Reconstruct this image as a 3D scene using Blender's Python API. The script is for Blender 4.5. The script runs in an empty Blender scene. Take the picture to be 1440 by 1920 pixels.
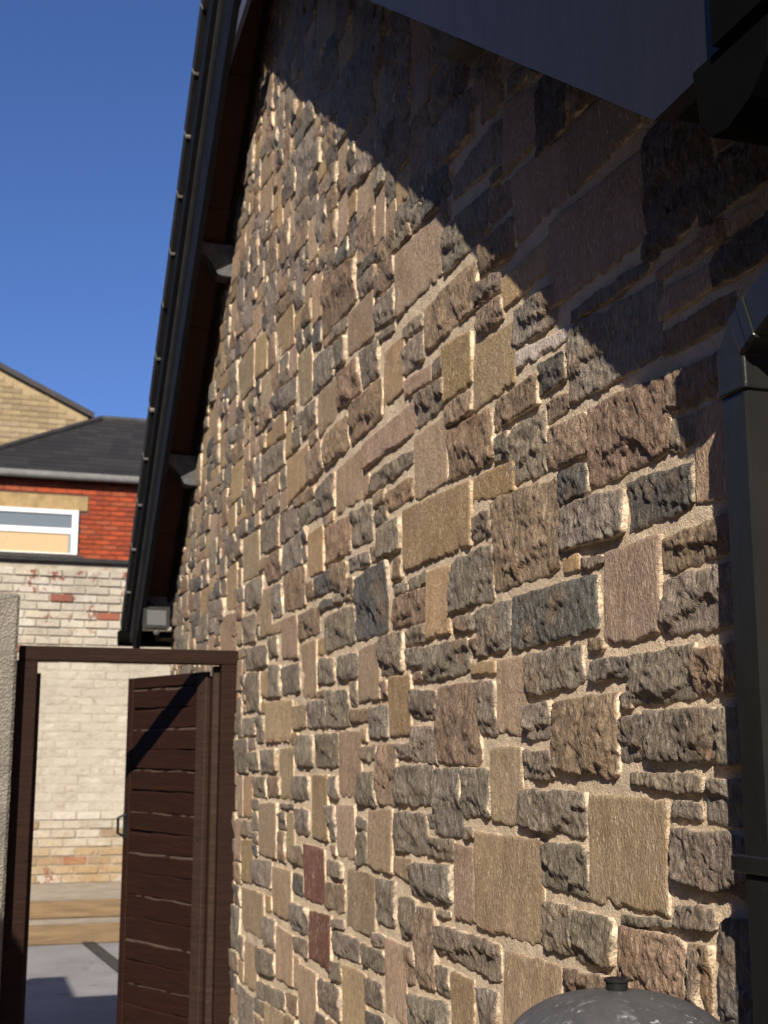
import bpy, math, random
import numpy as np
from mathutils import Vector, Matrix

random.seed(7)
SC = bpy.context.scene
COL = SC.collection
R = math.radians

# ------------------------------------------------------------------ camera
cam_d = bpy.data.cameras.new('camera')
cam = bpy.data.objects.new('camera', cam_d)
COL.objects.link(cam)
cam.location = (0, 0, 1.5)
cam.rotation_euler = (R(90 + 10.634), 0, R(-17.709))
cam_d.sensor_fit = 'VERTICAL'
cam_d.sensor_height = 36
cam_d.lens = 45.94
cam_d.clip_start = 0.05
cam_d.clip_end = 2000
cam_d.dof.use_dof = True
cam_d.dof.focus_distance = 2.25
cam_d.dof.aperture_fstop = 9.0
SC.camera = cam

# ------------------------------------------------------------------ light
SUN_DIR = Vector((0.22, 0.465, -0.325)).normalized()      # the way the light travels
world = bpy.data.worlds.new('World')
SC.world = world
world.use_nodes = True
wn = world.node_tree
bg = wn.nodes['Background']
sky = wn.nodes.new('ShaderNodeTexSky')
sky.sky_type = 'NISHITA'
sky.sun_disc = False
sky.sun_elevation = math.asin(-SUN_DIR.z)
sky.sun_rotation = math.atan2(-SUN_DIR.x, -SUN_DIR.y)
sky.air_density = 1.0
sky.dust_density = 0.3
sky.ozone_density = 6.0
tintn = wn.nodes.new('ShaderNodeVectorMath'); tintn.operation = 'MULTIPLY'      # the camera's deep blue rendering of the sky
tintn.inputs[1].default_value = (1.0, 1.09, 1.46)
wn.links.new(sky.outputs[0], tintn.inputs[0])
wn.links.new(tintn.outputs[0], bg.inputs[0])
bg.inputs[1].default_value = 0.05
sun_d = bpy.data.lights.new('sun', 'SUN')
sun_d.energy = 5.0
sun_d.angle = R(0.5)
sun_d.color = (1.0, 0.905, 0.755)
sun = bpy.data.objects.new('sun', sun_d)
sun.rotation_euler = SUN_DIR.to_track_quat('-Z', 'Y').to_euler()
sun.location = (-3, -6, 8)
COL.objects.link(sun)
SC.view_settings.view_transform = 'Standard'
SC.view_settings.look = 'None'
SC.view_settings.gamma = 1
SC.view_settings.use_curve_mapping = False
SC.view_settings.exposure = 0.64
SC.cycles.max_bounces = 5
SC.cycles.diffuse_bounces = 3

# ------------------------------------------------------------------ helpers
def tag(o, label=None, cat=None, group=None, kind=None):
    if label: o['label'] = label
    if cat: o['category'] = cat
    if group: o['group'] = group
    if kind: o['kind'] = kind
    return o

def empty(name, loc=(0, 0, 0), parent=None):
    o = bpy.data.objects.new(name, None)
    COL.objects.link(o)
    o.location = loc
    o.empty_display_size = 0.1
    if parent: o.parent = parent
    return o

def link(name, me, m=None, parent=None, loc=None, rot=None):
    o = bpy.data.objects.new(name, me)
    COL.objects.link(o)
    if m and len(me.materials) == 0: me.materials.append(m)
    if parent: o.parent = parent
    if loc is not None: o.location = loc
    if rot is not None: o.rotation_euler = rot
    return o

def mesh_np(name, V, F, smooth=False, tint=None):
    """V (n,3), F list/array of polygons (all quads as an array, or mixed list)"""
    me = bpy.data.meshes.new(name)
    V = np.asarray(V, dtype=np.float32)
    if isinstance(F, np.ndarray):
        n = F.shape[1]
        me.vertices.add(len(V)); me.vertices.foreach_set('co', V.ravel())
        me.loops.add(F.size); me.loops.foreach_set('vertex_index', F.ravel().astype(np.int32))
        me.polygons.add(len(F))
        me.polygons.foreach_set('loop_start', np.arange(0, F.size, n, dtype=np.int32))
        me.update(calc_edges=True)
        me.validate()
    else:
        me.from_pydata([tuple(map(float, v)) for v in V], [], [tuple(f) for f in F])
    if smooth:
        me.polygons.foreach_set('use_smooth', np.ones(len(me.polygons), dtype=bool))
    if tint is not None:
        ca = me.color_attributes.new('tint', 'FLOAT_COLOR', 'POINT')
        T = np.asarray(tint, dtype=np.float32)
        if T.ndim == 1: T = np.tile(T, (len(V), 1))
        if T.shape[1] == 3: T = np.c_[T, np.ones(len(T), dtype=np.float32)]
        ca.data.foreach_set('color', T.astype(np.float32).ravel())
    me.update()
    return me

class MB:
    """collects simple solids into one mesh"""
    def __init__(self): self.v = []; self.f = []
    def add(self, V, F):
        k = len(self.v); self.v += [tuple(p) for p in V]; self.f += [tuple(i + k for i in f) for f in F]; return self
    def box(self, a, b, ch=0.0, M=None):
        (x0, y0, z0), (x1, y1, z1) = a, b
        if ch <= 0:
            V = [(x, y, z) for x in (x0, x1) for y in (y0, y1) for z in (z0, z1)]
            F = [(0, 1, 3, 2), (4, 6, 7, 5), (0, 4, 5, 1), (2, 3, 7, 6), (0, 2, 6, 4), (1, 5, 7, 3)]
        else:
            V = []; F = []
            c = ch
            def idx(i, j, k, ax): return ((i * 2 + j) * 2 + k) * 3 + ax
            for i, x in enumerate((x0, x1)):
                for j, y in enumerate((y0, y1)):
                    for k, z in enumerate((z0, z1)):
                        sx, sy, sz = (1 - 2 * i) * c, (1 - 2 * j) * c, (1 - 2 * k) * c
                        V += [(x, y + sy, z + sz), (x + sx, y, z + sz), (x + sx, y + sy, z)]
            F += [tuple(idx(i, j, k, 0) for j, k in ((0, 0), (0, 1), (1, 1), (1, 0))[::(1 if i == 0 else -1)]) for i in (0, 1)]
            F += [tuple(idx(i, j, k, 1) for i, k in ((0, 0), (1, 0), (1, 1), (0, 1))[::(1 if j == 0 else -1)]) for j in (0, 1)]
            F += [tuple(idx(i, j, k, 2) for i, j in ((0, 0), (0, 1), (1, 1), (1, 0))[::(1 if k == 0 else -1)]) for k in (0, 1)]
            for j in (0, 1):
                for k in (0, 1): F.append((idx(0, j, k, 1), idx(1, j, k, 1), idx(1, j, k, 2), idx(0, j, k, 2)))
            for i in (0, 1):
                for k in (0, 1): F.append((idx(i, 0, k, 0), idx(i, 1, k, 0), idx(i, 1, k, 2), idx(i, 0, k, 2)))
            for i in (0, 1):
                for j in (0, 1): F.append((idx(i, j, 0, 0), idx(i, j, 1, 0), idx(i, j, 1, 1), idx(i, j, 0, 1)))
            for i in (0, 1):
                for j in (0, 1):
                    for k in (0, 1): F.append((idx(i, j, k, 0), idx(i, j, k, 1), idx(i, j, k, 2)))
        if M is not None: V = [tuple(M @ Vector(p)) for p in V]
        return self.add(V, F)
    def prism(self, poly, x0, x1):
        """poly of (y,z) swept along X"""
        n = len(poly)
        V = [(x0, p[0], p[1]) for p in poly] + [(x1, p[0], p[1]) for p in poly]
        F = [tuple(range(n)), tuple(range(2 * n - 1, n - 1, -1))] + [(i, i + n, (i + 1) % n + n, (i + 1) % n) for i in range(n)]
        return self.add(V, F)
    def prism_y(self, poly, y0, y1):
        n = len(poly)
        V = [(p[0], y0, p[1]) for p in poly] + [(p[0], y1, p[1]) for p in poly]
        F = [tuple(range(n)), tuple(range(2 * n - 1, n - 1, -1))] + [(i, i + n, (i + 1) % n + n, (i + 1) % n) for i in range(n)]
        return self.add(V, F)
    def tube(self, pts, r, n=12, sq=False, cap=True):
        """round or square section swept along points"""
        pts = [Vector(p) for p in pts]; k = len(self.v); rings = []
        for i, p in enumerate(pts):
            a = pts[max(i - 1, 0)]; b = pts[min(i + 1, len(pts) - 1)]
            t = (b - a).normalized()
            up = Vector((1, 0, 0)) if abs(t.x) < 0.9 else Vector((0, 0, 1))
            u = (up - t * up.dot(t)).normalized(); w = t.cross(u)
            if sq:
                c = r * 0.12
                prof = [(r - c, r), (r, r - c), (r, -r + c), (r - c, -r), (-r + c, -r), (-r, -r + c), (-r, r - c), (-r + c, r)]
            else:
                prof = [(r * math.cos(2 * math.pi * q / n), r * math.sin(2 * math.pi * q / n)) for q in range(n)]
            rings.append([p + u * x + w * y for x, y in prof])
        m = len(rings[0]); V = [v for rg in rings for v in rg]; F = []
        for i in range(len(rings) - 1):
            for q in range(m): F.append((i * m + q, i * m + (q + 1) % m, (i + 1) * m + (q + 1) % m, (i + 1) * m + q))
        if cap: F += [tuple(range(m))[::-1], tuple((len(rings) - 1) * m + q for q in range(m))]
        return self.add(V, F)
    def lathe(self, prof, c=(0, 0), n=32):
        """prof of (r,z)"""
        V = []; F = []
        for r, z in prof:
            for q in range(n):
                a = 2 * math.pi * q / n
                V.append((c[0] + r * math.cos(a), c[1] + r * math.sin(a), z))
        for i in range(len(prof) - 1):
            for q in range(n): F.append((i * n + q, i * n + (q + 1) % n, (i + 1) * n + (q + 1) % n, (i + 1) * n + q))
        return self.add(V, F)
    def mesh(self, name, smooth=False, tint=None):
        me = mesh_np(name, self.v, self.f, smooth, None)
        bm_fix(me)
        if tint is not None:
            ca = me.color_attributes.new('tint', 'FLOAT_COLOR', 'POINT')
            ca.data.foreach_set('color', list((*tint, 1.0)) * len(me.vertices))
        return me
    def build(self, name, m, parent=None, smooth=False, bevel=0, tint=None):
        o = link(name, self.mesh(name, smooth, tint), m, parent)
        if bevel:
            b = o.modifiers.new('bevel', 'BEVEL'); b.width = bevel; b.segments = 2; b.limit_method = 'ANGLE'
        return o

import bmesh
def bm_fix(me):
    b = bmesh.new(); b.from_mesh(me); bmesh.ops.recalc_face_normals(b, faces=b.faces); b.to_mesh(me); b.free()

# ------------------------------------------------------------------ numpy noise
def _hash(ix, iy, seed):
    n = (ix.astype(np.int64) * 374761393 + iy.astype(np.int64) * 668265263 + seed * 974634777) & 0x7fffffff
    n = ((n ^ (n >> 13)) * 1274126177) & 0x7fffffff
    n = (n ^ (n >> 16))
    return (n & 0xffff) / 65535.0
def vnoise(x, y, seed=0):
    ix = np.floor(x); iy = np.floor(y); fx = x - ix; fy = y - iy
    fx = fx * fx * (3 - 2 * fx); fy = fy * fy * (3 - 2 * fy)
    a = _hash(ix, iy, seed); b = _hash(ix + 1, iy, seed); c = _hash(ix, iy + 1, seed); d = _hash(ix + 1, iy + 1, seed)
    return (a * (1 - fx) + b * fx) * (1 - fy) + (c * (1 - fx) + d * fx) * fy
def fbm(x, y, seed=0, o=3):
    s = 0; a = 1.0; t = 0
    for i in range(o):
        s = s + a * vnoise(x * 2 ** i, y * 2 ** i, seed + i * 17); t += a; a *= 0.5
    return s / t

# ------------------------------------------------------------------ materials
def mat(name):
    m = bpy.data.materials.new(name); m.use_nodes = True
    nt = m.node_tree; b = nt.nodes['Principled BSDF']
    return m, nt, b
def N(nt, kind, **kw):
    n = nt.nodes.new(kind)
    for k, v in kw.items(): setattr(n, k, v)
    return n
def coords(nt, scale=(1, 1, 1), rot=(0, 0, 0)):
    tc = N(nt, 'ShaderNodeTexCoord'); mp = N(nt, 'ShaderNodeMapping')
    mp.inputs['Scale'].default_value = scale; mp.inputs['Rotation'].default_value = rot
    nt.links.new(tc.outputs['Object'], mp.inputs['Vector'])
    return mp.outputs[0]
def noise(nt, vec, scale, detail=4, rough=0.55):
    n = N(nt, 'ShaderNodeTexNoise'); n.inputs['Scale'].default_value = scale
    n.inputs['Detail'].default_value = detail; n.inputs['Roughness'].default_value = rough
    nt.links.new(vec, n.inputs['Vector']); return n.outputs['Fac']
def remap(nt, v, a, b, c=0.0, d=1.0):
    n = N(nt, 'ShaderNodeMapRange'); n.inputs[1].default_value = a; n.inputs[2].default_value = b
    n.inputs[3].default_value = c; n.inputs[4].default_value = d
    nt.links.new(v, n.inputs[0]); return n.outputs[0]
def math_(nt, op, a, b):
    n = N(nt, 'ShaderNodeMath', operation=op)
    for i, v in enumerate((a, b)):
        if isinstance(v, (int, float)): n.inputs[i].default_value = v
        else: nt.links.new(v, n.inputs[i])
    return n.outputs[0]
def mix(nt, fac, a, b, mode='MIX'):
    n = N(nt, 'ShaderNodeMix', data_type='RGBA', blend_type=mode)
    for i, v in ((0, fac), (6, a), (7, b)):
        if isinstance(v, (int, float)): n.inputs[i].default_value = v
        elif isinstance(v, tuple): n.inputs[i].default_value = (*v, 1)
        else: nt.links.new(v, n.inputs[i])
    return n.outputs[2]
def bump(nt, h, b, dist=0.003, strength=1.0, prev=None):
    n = N(nt, 'ShaderNodeBump'); n.inputs['Distance'].default_value = dist; n.inputs['Strength'].default_value = strength
    nt.links.new(h, n.inputs['Height'])
    if prev is not None: nt.links.new(prev, n.inputs['Normal'])
    nt.links.new(n.outputs[0], b.inputs['Normal']); return n.outputs[0]
def value(nt, col, v):
    """multiply a colour by a scalar socket"""
    n = N(nt, 'ShaderNodeVectorMath', operation='SCALE')
    nt.links.new(col, n.inputs[0]); nt.links.new(v, n.inputs['Scale']); return n.outputs[0]

def simple(name, col, rough=0.7, var=0.25, scale=12, bmp=0.0, stretch=(1, 1, 1), dirt=None, bscale=60, metal=0.0, spec=None):
    m, nt, b = mat(name)
    v = coords(nt, stretch)
    f = remap(nt, noise(nt, v, scale, 6, 0.65), 0.3, 0.7, 1 - var, 1 + var)
    rgb = N(nt, 'ShaderNodeRGB'); rgb.outputs[0].default_value = (*col, 1)
    c = value(nt, rgb.outputs[0], f)
    if dirt:
        g = remap(nt, noise(nt, v, scale * 2.3, 8, 0.75), dirt[1], dirt[1] + 0.1)
        c = mix(nt, g, c, dirt[0])
    nt.links.new(c, b.inputs['Base Color'])
    b.inputs['Roughness'].default_value = rough
    b.inputs['Metallic'].default_value = metal
    b.inputs['Specular IOR Level'].default_value = 0.25 if spec is None else spec
    if bmp: bump(nt, noise(nt, v, bscale, 8, 0.7), b, bmp)
    return m

def tinted(name, kind):
    """stone whose base colour comes from the piece's own tint"""
    m, nt, b = mat(name)
    at = N(nt, 'ShaderNodeAttribute', attribute_name='tint')
    c = at.outputs['Color']
    if kind == 'flat':
        st = noise(nt, coords(nt, (10, 120, 42), (0.30, 0, 0)), 1.5, 4, 0.62)
        st2 = noise(nt, coords(nt, (20, 260, 120), (-0.15, 0, 0)), 1.2, 3, 0.6)
        lo = noise(nt, coords(nt), 9, 5, 0.65)
        band = noise(nt, coords(nt, (3, 14, 5), (0.2, 0, 0)), 1.8, 4, 0.6)
        f = math_(nt, 'ADD', remap(nt, st, 0.32, 0.68, 0.66, 1.25), remap(nt, lo, 0.3, 0.7, -0.13, 0.13))
        f = math_(nt, 'ADD', f, remap(nt, band, 0.35, 0.65, -0.12, 0.10))
        c = value(nt, c, f)
        c = mix(nt, remap(nt, lo, 0.52, 0.68, 0, 0.4), c, (0.26, 0.20, 0.17))
        c = mix(nt, remap(nt, noise(nt, coords(nt), 5.5, 5, 0.7), 0.56, 0.70, 0, 0.35), c, (0.40, 0.26, 0.12))
        msk = remap(nt, noise(nt, coords(nt), 16, 3, 0.5), 0.45, 0.6)
        fl = math_(nt, 'MULTIPLY', remap(nt, st, 0.575, 0.64), msk)
        c = mix(nt, math_(nt, 'MULTIPLY', fl, 0.75), c, (0.68, 0.55, 0.40))
        fk = noise(nt, coords(nt, (8, 95, 24), (0.35, 0, 0)), 1.7, 2, 0.5)
        fleck = remap(nt, fk, 0.665, 0.70)
        c = mix(nt, math_(nt, 'MULTIPLY', fleck, 0.8), c, (0.78, 0.64, 0.47))
        pit = noise(nt, coords(nt), 330, 2, 0.5)
        c = mix(nt, remap(nt, pit, 0.37, 0.29, 0, 0.5), c, (0.09, 0.06, 0.04))
        rib = remap(nt, noise(nt, coords(nt), 3.2, 2, 0.5), 0.42, 0.60, 0.15, 1.0)
        dim = noise(nt, coords(nt, (1, 1.6, 0.7)), 120, 5, 0.7)
        h = math_(nt, 'ADD', math_(nt, 'MULTIPLY', st, rib), math_(nt, 'MULTIPLY', st2, 0.45))
        h = math_(nt, 'ADD', h, math_(nt, 'MULTIPLY', dim, 0.8))
        h = math_(nt, 'ADD', h, math_(nt, 'MULTIPLY', fleck, 0.35))
        h = math_(nt, 'ADD', h, math_(nt, 'MULTIPLY', noise(nt, coords(nt), 150, 4, 0.65), 0.7))
        bump(nt, h, b, 0.0085, 1.0)
        b.inputs['Roughness'].default_value = 0.85
    else:
        st = noise(nt, coords(nt, (18, 50, 16), (0.5, 0, 0)), 2.0, 8, 0.68)
        lo = noise(nt, coords(nt), 11, 5, 0.65)
        f = math_(nt, 'ADD', remap(nt, st, 0.3, 0.7, 0.42, 1.65), remap(nt, lo, 0.3, 0.7, -0.25, 0.25))
        c = value(nt, c, f)
        rust = remap(nt, noise(nt, coords(nt, (1, 1, 1)), 6.5, 5, 0.6), 0.56, 0.70, 0, 0.55)
        c = mix(nt, rust, c, (0.30, 0.18, 0.095))
        fl = remap(nt, noise(nt, coords(nt, (40, 90, 22), (0.6, 0, 0)), 2.2, 4, 0.6), 0.60, 0.68, 0, 0.62)
        c = mix(nt, fl, c, (0.54, 0.46, 0.36))
        c = mix(nt, remap(nt, noise(nt, coords(nt, (30, 70, 26), (0.45, 0, 0)), 2.6, 5, 0.6), 0.42, 0.34, 0, 0.6), c, (0.055, 0.048, 0.042))
        cr = N(nt, 'ShaderNodeTexVoronoi', feature='DISTANCE_TO_EDGE'); cr.inputs['Scale'].default_value = 26
        nv = N(nt, 'ShaderNodeTexNoise'); nv.inputs['Scale'].default_value = 14; nv.inputs['Detail'].default_value = 4
        vm = N(nt, 'ShaderNodeVectorMath', operation='MULTIPLY_ADD'); vm.inputs[1].default_value = (0.16, 0.16, 0.16)
        cc = coords(nt)
        nt.links.new(cc, nv.inputs['Vector']); nt.links.new(nv.outputs['Color'], vm.inputs[0]); nt.links.new(cc, vm.inputs[2])
        nt.links.new(vm.outputs[0], cr.inputs['Vector'])
        crack = remap(nt, cr.outputs['Distance'], 0.0, 0.045, -0.16, 0.0)
        h = math_(nt, 'ADD', st, math_(nt, 'MULTIPLY', noise(nt, coords(nt), 120, 5, 0.7), 0.6))
        h = math_(nt, 'ADD', h, crack)
        bump(nt, h, b, 0.016, 1.0)
        b.inputs['Roughness'].default_value = 0.8
    nt.links.new(c, b.inputs['Base Color'])
    b.inputs['Specular IOR Level'].default_value = 0.25
    return m

M = {}
M['stone_flat'] = tinted('sawn sandstone', 'flat')
M['stone_rough'] = tinted('split gritstone', 'rough')
def mortar_mat():
    m, nt, b = mat('lime mortar')
    n1 = noise(nt, coords(nt), 7, 5, 0.6); n2 = noise(nt, coords(nt), 260, 3, 0.7)
    rgb = N(nt, 'ShaderNodeRGB'); rgb.outputs[0].default_value = (0.84, 0.675, 0.495, 1)
    c = value(nt, rgb.outputs[0], math_(nt, 'ADD', remap(nt, n1, 0.3, 0.7, 0.82, 1.12), remap(nt, n2, 0.3, 0.7, -0.2, 0.2)))
    c = mix(nt, remap(nt, n2, 0.36, 0.28, 0, 0.4), c, (0.2, 0.13, 0.08))
    c = mix(nt, remap(nt, noise(nt, coords(nt), 3.0, 7, 0.72), 0.54, 0.68, 0, 0.45), c, (0.40, 0.30, 0.21))
    c = mix(nt, remap(nt, noise(nt, coords(nt), 11, 6, 0.7), 0.60, 0.70, 0, 0.5), c, (0.92, 0.80, 0.64))
    nt.links.new(c, b.inputs['Base Color']); b.inputs['Roughness'].default_value = 0.95
    b.inputs['Specular IOR Level'].default_value = 0.1
    h = math_(nt, 'ADD', n2, math_(nt, 'MULTIPLY', noise(nt, coords(nt), 60, 5, 0.7), 1.4))
    bump(nt, h, b, 0.014, 1.0)
    return m
M['mortar'] = mortar_mat()
for k in ('stone_flat', 'stone_rough'):
    pass
def tint_simple(name, var=0.2, scale=30, bmp=0.002, rough=0.85, bscale=80):
    m, nt, b = mat(name)
    at = N(nt, 'ShaderNodeAttribute', attribute_name='tint')
    f = remap(nt, noise(nt, coords(nt), scale, 5, 0.65), 0.3, 0.7, 1 - var, 1 + var)
    nt.links.new(value(nt, at.outputs['Color'], f), b.inputs['Base Color'])
    b.inputs['Roughness'].default_value = rough; b.inputs['Specular IOR Level'].default_value = 0.2
    bump(nt, noise(nt, coords(nt), bscale, 5, 0.7), b, bmp)
    return m
def painted():
    m, nt, b = mat('worn whitewash')
    at = N(nt, 'ShaderNodeAttribute', attribute_name='tint'); ge = N(nt, 'ShaderNodeNewGeometry'); p = ge.outputs['Position']
    sp = N(nt, 'ShaderNodeSeparateXYZ'); nt.links.new(p, sp.inputs[0])
    c = value(nt, at.outputs['Color'], remap(nt, noise(nt, p, 2.2, 6, 0.7), 0.3, 0.7, 0.80, 1.18))
    c = mix(nt, remap(nt, noise(nt, p, 7, 7, 0.75), 0.54, 0.68, 0, 0.6), c, (0.24, 0.195, 0.15))
    zone = math_(nt, 'MAXIMUM', remap(nt, sp.outputs['Z'], 2.5, 3.0, 0, 1), remap(nt, sp.outputs['Z'], 0.75, 0.35, 0, 1))
    peel = math_(nt, 'MULTIPLY', remap(nt, noise(nt, p, 9, 6, 0.7), 0.575, 0.605), zone)
    c = mix(nt, peel, c, (0.20, 0.065, 0.04))
    oc = math_(nt, 'MULTIPLY', remap(nt, noise(nt, p, 4, 6, 0.7), 0.42, 0.60), remap(nt, sp.outputs['Z'], 1.0, 0.45, 0, 0.85))
    c = mix(nt, oc, c, (0.30, 0.20, 0.10))
    nt.links.new(c, b.inputs['Base Color']); b.inputs['Roughness'].default_value = 0.85
    bump(nt, noise(nt, p, 16, 7, 0.7), b, 0.018)
    return m
M['painted'] = painted()
M['brick'] = tint_simple('brick', 0.22, 14, 0.004)
M['black_paint'] = simple('black painted timber', (0.008, 0.008, 0.009), 0.6, 0.3, 10, 0.001, (1, 1, 1), ((0.03, 0.03, 0.03), 0.68), spec=0.08)
M['barge_paint'] = simple('dark slate painted timber', (0.013, 0.013, 0.019), 0.5, 0.15, 5, 0.0016, (1, 6, 1.2), ((0.006, 0.006, 0.01), 0.68), 16)
M['soffit'] = simple('brown stained soffit', (0.042, 0.015, 0.009), 0.75, 0.3, 5, 0.001, (1, 1, 1))
M['purlin'] = simple('weathered black purlin', (0.075, 0.075, 0.078), 0.75, 0.4, 22, 0.003, (1, 1, 1), ((0.16, 0.16, 0.155), 0.62))
M['tile'] = simple('dark concrete tile', (0.011, 0.0105, 0.011), 0.85, 0.3, 14, 0.002)
M['gap'] = simple('pale bedding mortar', (0.17, 0.16, 0.145), 0.9, 0.3, 30)
M['plastic'] = simple('black plastic', (0.014, 0.014, 0.0135), 0.24, 0.3, 9, 0.0005, (1, 1, 0.4), ((0.15, 0.15, 0.145), 0.67), spec=0.2)
M['gutter'] = simple('black gutter plastic', (0.003, 0.003, 0.003), 0.8, 0.25, 9, spec=0.03)
# ------------------------------------------------------------------ the setting
def plane_sheet(name, x0, x1, y0, y1, z, m, n=1):
    me = mesh_np(name, [(x0, y0, z), (x1, y0, z), (x1, y1, z), (x0, y1, z)], [(0, 1, 2, 3)])
    return tag(link(name, me, m), kind='structure')
def concrete():
    m, nt, b = mat('yard concrete')
    v = coords(nt)
    rgb = N(nt, 'ShaderNodeRGB'); rgb.outputs[0].default_value = (0.225, 0.22, 0.225, 1)
    c = value(nt, rgb.outputs[0], remap(nt, noise(nt, v, 0.9, 7, 0.7), 0.3, 0.7, 0.65, 1.25))
    c = mix(nt, remap(nt, noise(nt, v, 3.5, 6, 0.7), 0.60, 0.66, 0, 0.6), c, (0.10, 0.10, 0.11))
    nt.links.new(c, b.inputs['Base Color']); b.inputs['Roughness'].default_value = 0.8
    bump(nt, noise(nt, v, 60, 6, 0.7), b, 0.004)
    return m
M['concrete'] = concrete()
M['soil'] = simple('dark ground', (0.07, 0.06, 0.05), 0.9, 0.3, 0.5, 0.01)
M['gravel'] = simple('gritty path surface', (0.30, 0.255, 0.20), 0.9, 0.25, 5, 0.008, bscale=40)
plane_sheet('ground', -400, 400, -400, 400, -0.03, M['soil'])
def slab(name, a, b, m, kind='structure'):
    o = MB().box(a, b).build(name, m); tag(o, kind=kind); return o
slab('yard_paving', (-6, 5.0, -0.026), (6, 11.385, 0.0), M['concrete'])
slab('side_path', (-3, -3, -0.026), (1.14, 4.996, -0.004), simple('warm paving', (0.24, 0.19, 0.15), 0.9, 0.25, 4, 0.006))
slab('raised_path', (-6, 11.47, -0.026), (8, 11.90, 0.145), M['gravel'])
slab('upper_path', (-6, 12.0, -0.026), (8, 13.62, 0.285), M['gravel'])
dc = MB().box((0, 0, 0), (0.10, 2.6, 0.012)); dc = dc.build('drain_channel', simple('iron drain cover', (0.03, 0.03, 0.032), 0.6, 0.3, 30))
dc.location = (1.20, 9.1, 0.002); dc.rotation_euler = (0, 0, R(4)); tag(dc, kind='structure')

# timber sleepers that hold up the path beyond the gate
def sleeper_mat():
    m, nt, b = mat('sleeper timber')
    v = coords(nt, (1.2, 14, 14))
    rgb = N(nt, 'ShaderNodeRGB'); rgb.outputs[0].default_value = (0.19, 0.128, 0.068, 1)
    c = value(nt, rgb.outputs[0], remap(nt, noise(nt, v, 2.5, 7, 0.65), 0.3, 0.7, 0.6, 1.3))
    c = mix(nt, remap(nt, noise(nt, v, 5, 6, 0.7), 0.58, 0.68, 0, 0.6), c, (0.07, 0.045, 0.03))
    nt.links.new(c, b.inputs['Base Color']); b.inputs['Roughness'].default_value = 0.85
    bump(nt, noise(nt, v, 9, 7, 0.7), b, 0.006)
    return m
M['sleeper'] = sleeper_mat()
for (yy, z0, z1, lab, xs) in ((11.39, 0.0, 0.152, 'lower golden brown timber sleeper edging the yard beyond the gate', (-2.2, 3.4)),
                              (11.905, 0.147, 0.29, 'upper golden brown timber sleeper below the painted brick wall', (-1.6, 3.9))):
    o = MB().box((xs[0], yy, z0), (xs[1], yy + 0.075, z1), 0.006).build('timber_sleeper', M['sleeper'])
    tag(o, lab, 'sleeper', 'timber sleepers edging the raised path')

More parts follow.
